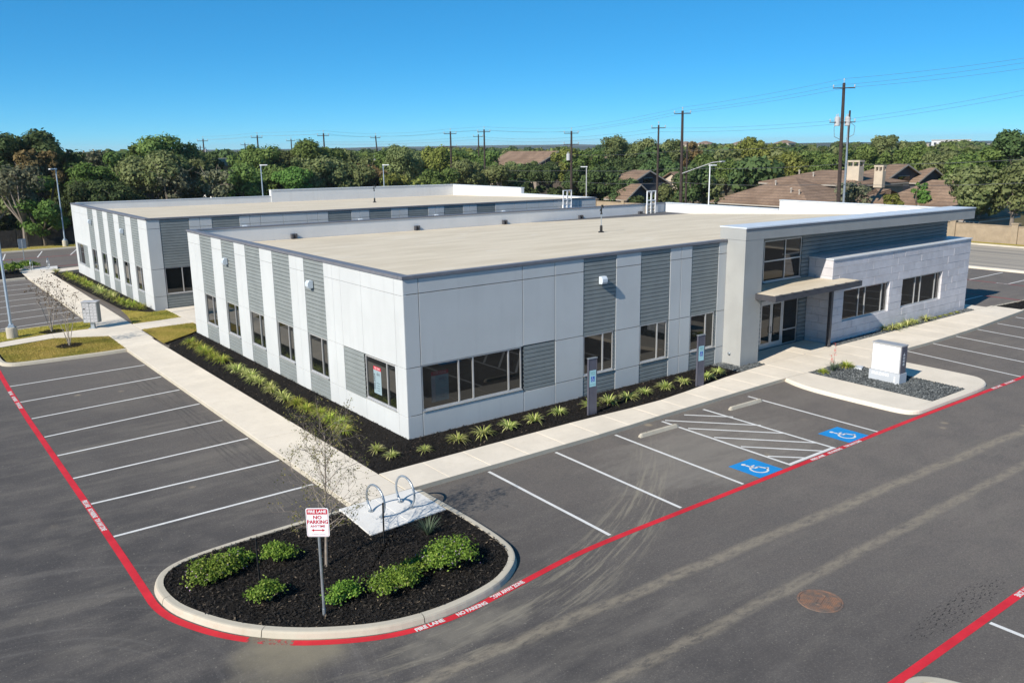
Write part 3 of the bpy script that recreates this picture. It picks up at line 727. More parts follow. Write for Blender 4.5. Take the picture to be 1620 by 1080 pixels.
def wall_lamp(T, s, z, parent):
    mb = MB(); w, h, dp = .135, .15, .25
    pr = [(-h, .03), (-h, .20), (-h*.45, dp), (h*.35, dp), (h, .17), (h, .03)]
    vs = [T(s-w, z+a, d) for a, d in pr]+[T(s+w, z+a, d) for a, d in pr]; n = len(pr)
    mb.add(vs, [(i, (i+1) % n, n+(i+1) % n, n+i) for i in range(n)]+[tuple(range(n)), tuple(range(2*n-1, n-1, -1))])
    l = mb.build('wall_lamp', MAT['lamp_grey'], parent)
    q = MB(); tb(q, T, s-.09, s+.09, z-.12, z+.12, 0.002, .03); q.build('back_plate', MAT['galv'], l)
    q = MB(); tb(q, T, s-w*.8, s+w*.8, z-h-.012, z-h+.004, .06, .18); q.build('lens', MAT['glass'], l)
class TF:
    def __init__(s, fn, flip=False): s.fn, s.flip = fn, flip
    def __call__(s, a, z, d): return s.fn(a, z, d)
CJ = [0.02, .95, 2.66, 5.2, 5.72]
def conc(T, s0, s1, js, parent, mat='panel'):
    for a, b in zip(js, js[1:]): panel_box(T, s0, s1, a, b, -.12, 0, 'concrete_panel', MAT[mat], parent)
def stripe(T, s0, s1, w0, w1, mul, parent, wz=(1.02, 2.63), top=5.72):
    lap_panel(T, s0, s1, wz[1]+.01, top, parent, 'siding'); lap_panel(T, s0, s1, .03, wz[0]-.05, parent, 'siding')
    if w0-s0 > .03: lap_panel(T, s0, w0-.004, wz[0], wz[1], parent, 'siding')
    if s1-w1 > .03: lap_panel(T, w1+.004, s1, wz[0], wz[1], parent, 'siding')
    return window(T, w0, w1, wz[0], wz[1], mul, parent)

bl = thing('office_building', 'near single storey office building with pale concrete panels and grey siding stripes', 'building', (0, 0, 0), 0, 'matching office buildings')
TFr = TF(lambda s, z, d: (s, -d, z)); TLf = TF(lambda s, z, d: (-d, s, z), True)
# core walls (behind panels)
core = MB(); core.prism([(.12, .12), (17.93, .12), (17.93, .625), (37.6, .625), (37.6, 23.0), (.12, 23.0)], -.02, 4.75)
core.build('wall', MAT['gap_shade'], bl)
# front facade
conc(TFr, 0, .6, CJ, bl); conc(TFr, .6, 5.06, [2.68, 5.2, 5.72], bl); conc(TFr, .6, 5.06, [.02, 1.0], bl)
window(TFr, .62, 4.98, 1.06, 2.68, [2.16, 2.78, 4.38], bl)
conc(TFr, 5.06, 6.62, [.02, .92], bl); conc(TFr, 5.06, 6.62, [2.70, 5.2, 5.72], bl); lap_panel(TFr, 5.07, 6.61, .93, 2.69, bl, 'siding')
conc(TFr, 6.62, 8.09, CJ, bl)
stripe(TFr, 8.09, 9.84, 8.12, 9.74, [9.16], bl); conc(TFr, 9.84, 11.26, [.02, .93, 2.61, 5.2, 5.72], bl)
stripe(TFr, 11.26, 13.01, 11.29, 12.92, [12.33], bl); conc(TFr, 13.01, 13.70, [.02, .93, 2.61, 5.2, 5.72], bl); conc(TFr, 13.70, 14.39, [.02, .93, 2.61, 5.2, 5.72], bl)
stripe(TFr, 14.39, 16.15, 14.43, 16.02, [15.45], bl); conc(TFr, 16.15, 16.70, [.02, .93, 2.61, 5.2, 5.72], bl)
wall_lamp(TFr, 9.0, 4.80, bl)
# left facade
ST = [(6.10, 7.96), (9.41, 11.27), (12.70, 14.52), (15.94, 17.75), (19.23, 21.05)]
def left_facade(T, b, y, mirror=False):
    """y maps the facade's own coordinate (0 at the plain corner) to s"""
    def rng(a, c): return tuple(sorted((y(a), y(c))))
    LJ = [.02, .93, 2.66, 5.16, 5.72]
    conc(T, *rng(0, .62), LJ, b); conc(T, *rng(.62, 3.03), [2.66, 5.16, 5.72], b); conc(T, *rng(.62, 3.03), [.02, .95], b)
    window(T, *rng(.76, 3.0), 1.0, 2.63, [y(1.40 if not mirror else 1.40)], b)
    conc(T, *rng(.62, .755), [.96, 2.65], b)
    lap_panel(T, *rng(3.05, 4.69), .92, 2.655, b, 'siding'); conc(T, *rng(3.03, 4.69), [.02, .91], b); conc(T, *rng(3.03, 4.69), [2.66, 5.16, 5.72], b)
    conc(T, *rng(4.69, 5.36), LJ, b); conc(T, *rng(5.36, 6.10), LJ, b)
    for k, (a, c) in enumerate(ST):
        m_ = (a+.09+c-.04)/2-.27 if not mirror else (a+c)/2+.27
        s0, s1 = rng(a, c); w0, w1 = rng(a+.10, c-.06)
        stripe(T, s0, s1, w0, w1, [y(a+.62 if not mirror else c-.60)], b, (1.02, 2.62))
        if k < 4:
            e = ST[k+1][0]; md = (c+e)/2
            if k % 2 == 1: conc(T, *rng(c, e), LJ, b)
            else: conc(T, *rng(c, md), LJ, b); conc(T, *rng(md, e), LJ, b)
    conc(T, *rng(21.05, 22.0), LJ, b); conc(T, *rng(22.0, 23.05), LJ, b)
    wall_lamp(T, y(7.2), 4.74, b); wall_lamp(T, y(17.05), 4.70, b)
left_facade(TLf, bl, lambda v: v)
# roof, falling to the back, parapets and copings
def roofz(x, y): return 5.77-.80*y/22.7-.0095*x*(y/23.0)
def warp_box(mb, x0, y0, z0, x1, y1, z1, k, n=1):
    vs = [(x, y, z-k*x) for z in (z0, z1) for x, y in ((x0, y0), (x1, y0), (x1, y1), (x0, y1))]
    mb.add(vs, [(3, 2, 1, 0), (4, 5, 6, 7), (0, 1, 5, 4), (1, 2, 6, 5), (2, 3, 7, 6), (3, 0, 4, 7)])
r = MB()
for i in range(8):
    for j in range(5):
        x0, x1 = .2+37.3*i/8, .2+37.3*(i+1)/8; y0, y1 = .2+22.5*j/5, .2+22.5*(j+1)/5
        r.quad(*[(x, y, roofz(x, y)) for x, y in ((x0, y0), (x1, y0), (x1, y1), (x0, y1))])
r.build('roof', MAT['roof'], bl)
def parapet(b, x0, y0, x1, y1, z0, z1, k=.0095, mat='white_wall'):
    q = MB(); warp_box(q, x0, y0, z0, x1, y1, z1, k); return q.build('parapet', MAT[mat], b)
parapet(bl, .13, 22.72, 37.6, 23.05, 4.6, 5.76)
parapet(bl, .13, .22, .30, 22.70, 4.6, 5.74, 0)
parapet(bl, 37.25, 12.0, 37.6, 22.70, 4.6, 5.78); parapet(bl, 37.25, .42, 37.6, 11.98, 4.6, 6.42)
parapet(bl, .13, .10, 16.68, .20, 5.3, 5.74, 0)
def coping(b, x0, y0, x1, y1, z0, z1, k=0.0, mat='coping'):
    q = MB(); warp_box(q, x0, y0, z0, x1, y1, z1, k); return q.build('coping', MAT[mat], b)
def coping_run(b, axis, s0, s1, lo, hi, z0, z1, k=0.0, step=3.05, mat='coping'):
    s = s0
    while s < s1-.01:
        e = min(s1, s+step)
        (coping(b, s+.004, lo, e-.004, hi, z0, z1, k, mat) if axis == 'x' else coping(b, lo, s+.004, hi, e-.004, z0, z1, k, mat)); s = e
coping_run(bl, 'x', -.045, 16.66, -.045, .22, 5.725, 5.83); coping_run(bl, 'y', .225, 23.1, -.045, .32, 5.725, 5.83)
coping_run(bl, 'x', .33, 37.65, 22.68, 23.1, 5.765, 5.83, .0095); coping_run(bl, 'y', 12.02, 22.66, 37.2, 37.65, 5.79, 5.85, .0095, mat='coping_light')
coping_run(bl, 'y', .44, 12.0, 37.2, 37.65, 6.425, 6.48, .0095, mat='coping_light')
# overflow scuppers along the back parapet
for x in (5.9, 14.2, 21.2, 28.2, 34.4):
    q = MB(); z = roofz(x, 22.6)
    q.prism([(x-.17, 22.715), (x-.17, 22.52), (x-.07, 22.52), (x-.07, 22.64), (x+.07, 22.64), (x+.07, 22.52), (x+.17, 22.52), (x+.17, 22.715)], z+.02, z+.30)
    q.build('scupper', MAT['steel_dark'], bl)
# entrance: pillar, big fascia, recessed wall, canopy, stone block
q = MB(); q.box(16.69, -1.01, -.02, 17.97, .118, 5.83); q.build('pillar', MAT['pillar'], bl)
def fz(z, x): return z-.0100*(x-16.69)
q = MB(); vs = []
for z in (5.84, 6.34):
    for x, y in ((16.685, -1.015), (37.83, -1.015), (37.83, .40), (16.685, .40)): vs.append((x, y, fz(z, x)-(.004*(x-16.69) if z < 6 else 0)))
q.add(vs, [(3, 2, 1, 0), (4, 5, 6, 7), (0, 1, 5, 4), (1, 2, 6, 5), (2, 3, 7, 6), (3, 0, 4, 7)]); q.build('fascia', MAT['pillar'], bl)
for i in range(7):
    x0, x1 = 16.66+21.2*i/7, 16.66+21.2*(i+1)/7
    q = MB(); vs = [(x, y, fz(z, x)) for z in (6.345, 6.40) for x, y in ((x0+.004, -1.05), (x1-.004, -1.05), (x1-.004, .43), (x0+.004, .43))]
    q.add(vs, [(3, 2, 1, 0), (4, 5, 6, 7), (0, 1, 5, 4), (1, 2, 6, 5), (2, 3, 7, 6), (3, 0, 4, 7)]); q.build('coping', MAT['coping_light'], bl)
    q = MB(); vs = [(x, y, fz(z, x)) for z in (6.27, 6.343) for x, y in ((x0+.004, -1.035), (x1-.004, -1.035), (x1-.004, -1.017), (x0+.004, -1.017))]
    q.add(vs, [(3, 2, 1, 0), (4, 5, 6, 7), (0, 1, 5, 4), (1, 2, 6, 5), (2, 3, 7, 6), (3, 0, 4, 7)]); q.build('drip_edge', MAT['coping'], bl)
RY_ = .36
TR = TF(lambda s, z, d: (s, RY_-d, z))
q = MB(); q.box(17.975, RY_+.10, 0, 37.6, .62, 5.80); q.build('wall', MAT['siding_dark'], bl)
lap_panel(TR, 17.98, 19.93, .1, 5.80, bl, 'siding_dark', .2); lap_panel(TR, 19.94, 22.95, 2.54, 3.45, bl, 'siding_dark', .2); lap_panel(TR, 19.94, 22.95, 5.47, 5.80, bl, 'siding_dark', .165)
lap_panel(TR, 22.97, 24.45, .1, 5.78, bl, 'siding_dark', .2)
for a, b in ((24.47, 28.5), (28.52, 32.5), (32.52, 37.58)): lap_panel(TR, a, b, 4.2, 5.74, bl, 'siding_dark', .2)
window(TR, 19.95, 22.94, 3.49, 5.46, [21.62], bl, [4.47], sill=True)
# double door with side light
def door(x0, x1, hx):
    f = MB(); z0, z1 = .17, 2.44; st = .10
    tb(f, TR, x0, x1, z1-.11, z1, -.07, -.03); tb(f, TR, x0, x1, z0, z0+.26, -.07, -.03); tb(f, TR, x0, x0+st, z0+.26, z1-.11, -.07, -.03); tb(f, TR, x1-st, x1, z0+.26, z1-.11, -.07, -.03)
    d = f.build('door', MAT['alu'], bl)
    g = MB(); tb(g, TR, x0+st+.002, x1-st-.002, z0+.262, z1-.112, -.056, -.044); g.build('pane', MAT['glass'], d)
    h = MB(); pts = [TR(hx, .92, -.03), TR(hx, .92, .04), TR(hx, 1.22, .04), TR(hx, 1.22, -.03)]; h.tube(pts, .014, 6); h.build('handle', MAT['steel_dark'], d)
door(19.93, 20.775, 20.70); door(20.785, 21.64, 20.86)
q = MB(); tb(q, TR, 19.86, 19.925, .16, 2.53, -.09, -.02); tb(q, TR, 21.645, 21.72, .16, 2.53, -.09, -.02); tb(q, TR, 19.925, 21.645, 2.445, 2.53, -.09, -.02)
q.build('door_frame', MAT['alu'], bl)
window(TR, 21.725, 22.94, .17, 2.53, [], bl, [.90], sill=False)
# stone block
SX0, SX1, SY = 23.6, 37.78, -1.0
q = MB(); q.box(SX0+.03, SY+.20, -.02, SX1-.03, RY_-.002, 4.33)
q.build('stone_backing', MAT['stone'], bl)
WIN = [(24.72, 29.06, 1.15, 2.75), (30.36, 34.68, 1.15, 2.75)]
TS = TF(lambda s, z, d: (s, SY-d, z)); rs = random.Random(5)
for c in range(11):
    z0 = -.05+.4*c; z1 = z0+.4
    x = SX0; off = (.62 if c % 2 else 0)+rs.uniform(-.12, .12)
    edges = [SX0]; e = SX0+.7+off
    while e < SX1-.35: edges.append(e); e += 1.22
    edges.append(SX1)
    for a, b in zip(edges, edges[1:]):
        segs = [(a, b)]
        for (wa, wb, wz0, wz1) in WIN:
            if z0 > wz0-.05 and z1 < wz1+.05:
                ns = []
                for p, r_ in segs:
                    if r_ <= wa or p >= wb: ns.append((p, r_))
                    else:
                        if p < wa-.02: ns.append((p, wa))
                        if r_ > wb+.02: ns.append((wb, r_))
                segs = ns
        for p, r_ in segs: panel_box(TS, p, r_, max(z0, 0.0), z1, -.20, rs.uniform(-.004, .006), 'stone', MAT['stone'], bl, .005)
    TSL = TF(lambda s, z, d: (SX0-d, s, z), True); cut = SY+.62 if c % 2 else SY+1.0
    panel_box(TSL, SY+.06, cut, max(z0, 0), z1, -.03, rs.uniform(-.002, .004), 'stone', MAT['stone'], bl, .005); panel_box(TSL, cut, RY_-.01, max(z0, 0), z1, -.03, rs.uniform(-.002, .004), 'stone', MAT['stone'], bl, .005)
    TSR = TF(lambda s, z, d: (SX1+d, s, z)); panel_box(TSR, SY+.06, RY_-.01, max(z0, 0), z1, -.03, .002, 'stone', MAT['stone'], bl, .005)
for i in range(5):
    x0, x1 = SX0-.04+14.27*i/5, SX0-.04+14.27*(i+1)/5
    coping(bl, x0, SY-.05, x1-.006, RY_-.004, 4.36, 4.42, 0, 'coping_light')
for (a, b, z0, z1) in WIN:
    TW = TF(lambda s, z, d: (s, SY+.075-d, z)); k = (b-a)/4.34
    window(TW, a+.01, b-.01, z0+.01, z1-.01, [a+1.55*k, a+2.15*k, a+3.75*k], bl, fr=.06)
# canopy
cz = 3.34
q = MB(); q.box(17.62, -2.0, cz+.03, 24.36, -1.075, cz+.075); q.box(17.985, -1.075, cz+.03, 23.55, RY_-.05, cz+.075)
cn = q.build('canopy', MAT['roof'], bl)
def chan(*a):
    q = MB(); q.box(*a); q.build('channel', MAT['steel_dark'], cn)
chan(17.55, -2.10, cz-.20, 24.45, -2.03, cz+.06); chan(17.55, -2.03, cz-.20, 17.62, -1.02, cz+.06); chan(24.38, -2.03, cz-.20, 24.45, -1.02, cz+.06)
for x in (19.2, 20.9, 22.6): chan(x-.04, -2.03, cz-.17, x+.04, RY_-.05, cz+.028)
for i in range(8): chan(17.95+.86*i, -2.13, cz+.061, 18.12+.86*i, -1.98, cz+.079)
q = MB(); q.box(17.985, -2.02, cz-.205, 23.58, RY_-.06, cz-.19); q.build('soffit', MAT['steel_dark'], cn)
q = MB()
q.box(23.10, -1.36, .10, 23.26, -1.33, cz-.2); q.box(23.10, -1.23, .10, 23.26, -1.20, cz-.2); q.box(23.17, -1.33, .10, 23.19, -1.23, cz-.2); q.box(23.03, -1.42, .10, 23.33, -1.14, .16)
q.build('column', MAT['steel_dark'], cn)
q = MB(); q.lathe([(.0, .0), (.07, .0), (.07, .06), (.05, .08)], 0, 0, 12)
me = q.mesh('hose_bib', MAT['galv']); o = link('hose_bib', me, bl, (16.69, -.40, .66)); o.rotation_euler = (0, math.radians(-90), 0)

# ---- far building
b2 = thing('office_building', 'far single storey office building behind the near one with the high white stepped parapet', 'building', (0, 0, 0), 0, 'matching office buildings')
BX, BY = .1, 31.7
K2 = .0105
def w2(x, z): return z-K2*(x-BX)*max(0, z)/5.8
T2F = TF(lambda s, z, d: (s, BY-d, w2(s, z))); T2L = TF(lambda s, z, d: (BX-d, s, z+.06*z/5.72), True)
q = MB(); q.box(BX+.12, BY+.12, -.02, 38.1, 54.4, 4.6); q.build('wall', MAT['gap_shade'], b2)
left_facade(T2L, b2, lambda v: 54.62-v*.9935, True)
SD = [(.92, 2.72), (4.19, 6.0), (12.4, 14.2), (15.66, 17.46), (18.92, 20.68), (22.15, 23.9), (25.25, 27.05)]
J2 = [.02, .95, 2.7, 5.25, 5.8]; pe = BX
CUT = {0: [], 1: [3.42], 2: [6.72, 7.45, 9.05, 10.8, 11.6], 3: [14.9], 4: [18.15], 5: [21.35], 6: [24.55]}
for i, (a, b) in enumerate(SD):
    cs = [pe]+CUT[i]+[a]
    for p, r_ in zip(cs, cs[1:]): conc(T2F, p, r_, J2, b2)
    lap_panel(T2F, a, b, 2.78, 5.8, b2, 'siding'); lap_panel(T2F, a, b, .03, 1.04, b2, 'siding'); window(T2F, a+.03, b-.05, 1.08, 2.76, [a+1.1], b2); pe = b
cs = [pe, 29, 30.3, 31.6, 33.2, 34.6, 36.2, 38.1]
for p, r_ in zip(cs, cs[1:]): conc(T2F, p, r_, J2, b2)
for x in (6.3, 14.85, 21.35, 27.8, 34.9): wall_lamp(T2F, x, 5.02, b2)
r = MB()
def roofz2(x, y): return w2(x, 5.84-.55*(y-BY)/22.8)
for i in range(8):
    for j in range(5):
        x0, x1 = BX+.2+37.6*i/8, BX+.2+37.6*(i+1)/8; y0, y1 = BY+.2+22.5*j/5, BY+.2+22.5*(j+1)/5
        r.quad(*[(x, y, roofz2(x, y)) for x, y in ((x0, y0), (x1, y0), (x1, y1), (x0, y1))])
r.build('roof', MAT['roof'], b2)
parapet(b2, BX+.13, 54.15, 17.2, 54.48, 4.6, 5.86, K2); parapet(b2, 17.22, 54.05, 38.1, 54.5, 4.6, 6.42, K2)
parapet(b2, 37.75, 42.0, 38.1, 54.03, 4.6, 6.42, K2); parapet(b2, 37.75, BY+.25, 38.1, 41.98, 4.6, 5.86, K2); parapet(b2, BX+.13, BY+.22, BX+.3, 54.13, 4.6, 5.84, 0)
parapet(b2, BX+.13, BY+.1, 38.1, BY+.2, 5.2, 5.83, K2)
coping_run(b2, 'x', BX-.045, 38.2, BY-.045, BY+.22, 5.815, 5.92, K2); coping_run(b2, 'y', BY+.225, 54.55, BX-.045, BX+.32, 5.80, 5.90)
coping_run(b2, 'x', BX+.33, 17.18, 54.12, 54.55, 5.87, 5.92, K2, mat='coping_light'); coping_run(b2, 'x', 17.2, 38.2, 54.0, 54.55, 6.425, 6.48, K2, mat='coping_light')
coping_run(b2, 'y', 42, 53.98, 37.7, 38.2, 6.425, 6.48, K2, mat='coping_light'); coping_run(b2, 'y', BY+.25, 41.98, 37.7, 38.2, 5.87, 5.92, K2, mat='coping_light')
# ================================================================== ROOF EQUIPMENT
def roof_mast(x, y, z, label):
    t = thing('roof_mast', label, 'roof mast', (x, y, z), .4, 'masts on the flat roofs')
    q = MB(); q.lathe([(.16, 0), (.16, .05), (.075, .08), (.075, .34), (.05, .40)], 0, 0, 12); q.build('boot', MAT['black'], t)
    q = MB(); q.tube([(0, 0, .3), (0, 0, 1.12)], .022, 6); q.build('pole', MAT['galv'], t)
    q = MB(); q.tube([(0, 0, 1.05), (0, 0, 1.35), (.06, 0, 1.46), (.16, 0, 1.45), (.22, 0, 1.32)], .04, 6); q.tube([(0, 0, 1.3), (-.13, .02, 1.18)], .03, 5); q.tube([(0, 0, .98), (0, 0, 1.06)], .06, 6); q.build('weather_cap', MAT['black'], t)
roof_mast(18.03, 9.62, roofz(18.03, 9.62), 'thin mast with a black hooked head standing on the near tan roof')
roof_mast(22.3, 43.2, roofz2(22.3, 43.2), 'thin dark mast standing alone on the far tan roof')
def roof_ladder(x, y, z, h, label):
    t = thing('roof_ladder', label, 'ladder', (x, y, z), 0, 'white roof access ladders')
    for sx in (-.46, .02):
        q = MB()
        for a in (sx, sx+.44): q.box(a-.035, -.035, 0, a+.035, .035, h)
        q.box(sx+.037, -.03, h-.07, sx+.403, .03, h); q.box(sx+.037, -.03, h*.58, sx+.403, .03, h*.58+.07)
        q.build('rail_frame', MAT['white'], t)
        for k in range(3):
            q = MB(); q.tube([(sx+.03, 0, h*.13+k*.28), (sx+.41, 0, h*.13+k*.28)], .018, 6); q.build('rung', MAT['white'], t)
    q = MB(); q.box(-.50, .04, .05, .50, .10, .75); q.build('guard_plate', MAT['stucco_tan'] if y < 25 else MAT['white'], t)
roof_ladder(35.3, 22.35, roofz(35.3, 22.35)-.0, 1.85, 'white ladder guard standing inside the back parapet of the near roof')
roof_ladder(34.55, 31.45, 4.3, 2.0, 'white ladder guard rising on the front wall of the far building')

# ================================================================== STREET FURNITURE
def rack(x, y, ang, label, group):
    t = thing('bike_rack', label, 'bike rack', (x, y, .165), ang, group)
    r = .44; pts = []
    a0 = math.radians(-52)
    for i in range(33):
        a = a0+(math.pi-2*a0)*i/32; pts.append((r*math.cos(a), 0, .40+r*math.sin(a)))
    q = MB(); q.tube([(pts[0][0], 0, .01)]+pts+[(pts[-1][0], 0, .01)], .032, 10); q.build('hoop', MAT['galv'], t, smooth=True)
    for s in (pts[0][0], pts[-1][0]):
        q = MB(); q.lathe([(.075, 0), (.075, .012), (.04, .016)], s, 0, 12); q.build('foot', MAT['galv'], t)
rack(-3.87, -4.78, math.radians(95), 'galvanised hoop bike rack on the pad, the one nearer the bare tree', 'hoop bike racks on the near pad')
rack(-2.91, -4.74, math.radians(95), 'galvanised hoop bike rack on the pad, the one nearer the parking stalls', 'hoop bike racks on the near pad')
rack(-2.80, 58.95, math.radians(72), 'far hoop bike rack beside the distant plant bed', 'hoop bike racks on the far pad')
rack(-1.45, 59.2, math.radians(72), 'far hoop bike rack nearer the far building', 'hoop bike racks on the far pad')
# fire lane sign
t = thing('fire_lane_sign', 'red and white no parking fire lane sign on a galvanised post in the island', 'sign', (-7.25, -8.66, .12), math.radians(-38))
q = MB(); q.tube([(0, .03, 0), (0, .03, 2.42)], .03, 8); q.build('post', MAT['galv'], t)
q = MB(); q.tube([(0, .03, -.05), (0, .03, .16)], .038, 8); q.build('sleeve', MAT['galv'], t)
W, H, zb = .24, .325, 2.185
def rr(mb, w, h, r, y, zc, mi=0, y2=None):
    pts = []
    for cx, cz, a in ((w-r, h-r, 0), (-w+r, h-r, 90), (-w+r, -h+r, 180), (w-r, -h+r, 270)):
        for k in range(5): tt = math.radians(a+22.5*k); pts.append((cx+r*math.cos(tt), cz+r*math.sin(tt)))
    n = len(pts)
    if y2 is None: mb.add([(x, y, zc+z) for x, z in pts], [tuple(range(n))], mi)
    else: mb.add([(x, y, zc+z) for x, z in pts]+[(x, y2, zc+z) for x, z in pts], [tuple(range(n-1, -1, -1)), tuple(range(n, 2*n))]+[(i, (i+1) % n, n+(i+1) % n, n+i) for i in range(n)], mi)
q = MB(); rr(q, W, H, .04, -.004, zb, 0, .0); pl = q.build('plate', MAT['sign_white'], t)
q = MB(); n0 = 0
q.add([(-W+.02, -.0065, zb+.185), (W-.02, -.0065, zb+.185), (W-.02, -.0065, zb+.285), (W-.035, -.0065, zb+.305), (-W+.035, -.0065, zb+.305), (-W+.02, -.0065, zb+.285)], [tuple(range(6))]); q.build('red_band', MAT['sign_red'], pl)
q = MB(); a, b = W-.016, H-.016
for x0, z0, x1, z1 in ((-a, -b, a, -b+.006), (-a, -b+.006, -a+.006, .18), (a-.006, -b+.006, a, .18)): q.quad((x0, -.006, zb+z0), (x1, -.006, zb+z0), (x1, -.006, zb+z1), (x0, -.006, zb+z1))
q.build('border', MAT['sign_red'], pl)
SGN = lambda cz: (lambda u, v: (u, -.0085, zb+cz+v))
text('FIRE LANE', .088, MAT['sign_white'], pl, SGN(.245), bold=.003, sx=.98)
text('NO', .115, MAT['sign_red'], pl, SGN(.115), bold=.003); text('PARKING', .115, MAT['sign_red'], pl, SGN(.01), bold=.003, sx=.93); text('ANYTIME', .075, MAT['sign_red'], pl, SGN(-.085), bold=.001)
q = MB(); y = -.0085; zc = zb-.175
q.quad((-.09, y, zc-.011), (.09, y, zc-.011), (.09, y, zc+.011), (-.09, y, zc+.011))
for s in (-1, 1): q.add([(s*.09, y, zc-.032), (s*.145, y, zc), (s*.09, y, zc+.032)], [(0, 1, 2)])
q.build('double_arrow', MAT['sign_red'], pl)
text('CITY EMERGENCY ORDINANCE', .021, MAT['sign_red'], pl, SGN(-.27), sx=1.0)
# accessible parking posts
def access_post(x, y, label, sub):
    t = thing('accessible_parking_post', label, 'sign post', (x, y, .13), math.radians(-4), 'accessible parking posts')
    q = MB(); h = 2.18; q.box(-.165, -.03, 0, .165, -.022, h); q.box(-.165, .022, 0, .165, .03, h); q.box(-.20, -.04, 0, -.167, .04, h); q.box(.167, -.04, 0, .20, .04, h); q.box(-.165, -.02, 0, .165, .02, h-.01)
    q.build('post', MAT['post_purple'], t)
    q = MB(); q.box(-.215, -.055, h+.001, .215, .055, h+.03); q.build('cap', MAT['galv'], t)
    zc = 1.42
    q = MB(); q.box(-.15, -.038, zc-.31, .15, -.0305, zc+.31); p = q.build('sign_plate', MAT['sign_pale'], t)
    q = MB(); q.box(-.085, -.0405, zc-.12, .085, -.0385, zc+.08); sq = q.build('emblem_square', MAT['sign_blue'], p)
    PL = lambda cz: (lambda u, v: (u, -.043, zc+cz+v))
    text('RESERVED', .052, MAT['sign_green'], p, PL(.235), sx=.95); text('PARKING', .052, MAT['sign_green'], p, PL(.16), sx=.95)
    if sub: text(sub, .042, MAT['sign_green'], p, PL(-.235), sx=.9)
    q = MB(); z = zc-.02; yy = -.0435
    for pts, wd in (([(-.015, .05), (-.01, -.01), (.03, -.012), (.05, -.06)], .014), ([(-.01+.045*math.cos(k), -.03+.045*math.sin(k)) for k in [math.radians(i) for i in range(120, 350, 23)]], .011)):
        a, b = offset(pts, -wd/2), offset(pts, wd/2)
        for i in range(len(pts)-1): q.add([(b[i][0], yy, z+b[i][1]), (b[i+1][0], yy, z+b[i+1][1]), (a[i+1][0], yy, z+a[i+1][1]), (a[i][0], yy, z+a[i][1])], [(3, 2, 1, 0)])
    q.add([(-.015+.014*math.cos(k), yy, z+.075+.014*math.sin(k)) for k in [i*math.pi/4 for i in range(8)]], [tuple(range(8))])
    q.build('emblem', MAT['sign_white'], p)
access_post(6.80, -1.92, 'grey accessible parking post nearer the building corner, in front of the first striped window', 'VAN ACCESSIBLE')
access_post(12.88, -1.92, 'grey accessible parking post nearer the entrance pillar', None)
def wheel_stop(x, y, label):
    t = MB(); l, w, h = .96, .085, .12
    ends = [(-w, 0), (-w*.62, h*.86), (-w*.5, h), (w*.5, h), (w*.62, h*.86), (w, 0)]
    rows = [[(-l, p*.8, q*.6) for p, q in ends], [(-l+.09, p, q) for p, q in ends], [(l-.09, p, q) for p, q in ends], [(l, p*.8, q*.6) for p, q in ends]]
    vs = [p for r_ in rows for p in r_]; n = len(ends)
    fs = [(r_*n+i, (r_+1)*n+i, (r_+1)*n+(i+1) % n, r_*n+(i+1) % n) for r_ in range(3) for i in range(n)]+[tuple(range(n)), tuple(range(4*n-1, 3*n-1, -1))]
    t.add(vs, fs); o = t.build('wheel_stop', MAT['kerb'], None, (x, y, .004)); o.rotation_euler = (0, 0, -.02)
    tag(o, label, 'wheel stop', 'concrete wheel stops')
    for s in (-.6, .6): q = MB(); q.lathe([(.02, h-.003), (.02, h+.006), (.0, h+.01)], s, 0, 8); q.build('pin', MAT['rust'], o)
wheel_stop(7.55, -4.62, 'concrete wheel stop at the head of the accessible stall left of the hatched aisle')
wheel_stop(12.47, -4.60, 'concrete wheel stop at the head of the accessible stall right of the hatched aisle')
# building number sign
t = thing('monument_sign', 'white monument sign on a grey base in the gravel island', 'sign', (19.55, -6.42, .12), 0)
q = MB(); q.box(-.27, -.67, 0, .29, .69, .46); mbz = q.build('base', MAT['sign_base'], t)
q = MB(); q.box(-.22, -.62, .462, .25, .64, 1.60); q.build('cabinet', MAT['alu'], t)
q = MB(); q.box(-.245, -.645, 1.602, .275, .665, 1.655); q.build('cap', MAT['alu'], t)
for z0, z1 in ((.49, 1.02), (1.045, 1.575)):
    q = MB(); q.box(-.245, -.585, z0, -.222, .605, z1); q.build('face_panel', MAT['white'], t)
q = MB(); q.box(-.19, -.645, .465, .22, -.622, 1.60); q.build('side_panel', MAT['post_purple'], t)
text('BUILDING', .17, MAT['white'], mbz, lambda u, v: (-.274, .18-u, .33+v), bold=.004, sx=1.0)
text('1', .34, MAT['white'], mbz, lambda u, v: (-.274, -.46-u, .20+v), bold=.008)
text('4256', .21, MAT['white'], t, lambda u, v: (.0-v*1.0, -.649, 1.06-u), name='number', sx=1.35, bold=.004)
# utility cover in the gravel
q = MB(); q.prism([(-.28, -.16), (.28, -.16), (.28, .16), (-.28, .16)], 0, .07); q.prism([(-.24, -.12), (.24, -.12), (.24, .12), (-.24, .12)], .071, .085)
o = q.build('valve_box', MAT['coping_light'], None, (20.5, -4.55, .13)); o.rotation_euler = (0, 0, .4); tag(o, 'pale valve box lid lying in the gravel by the red flowered yucca', 'valve box')
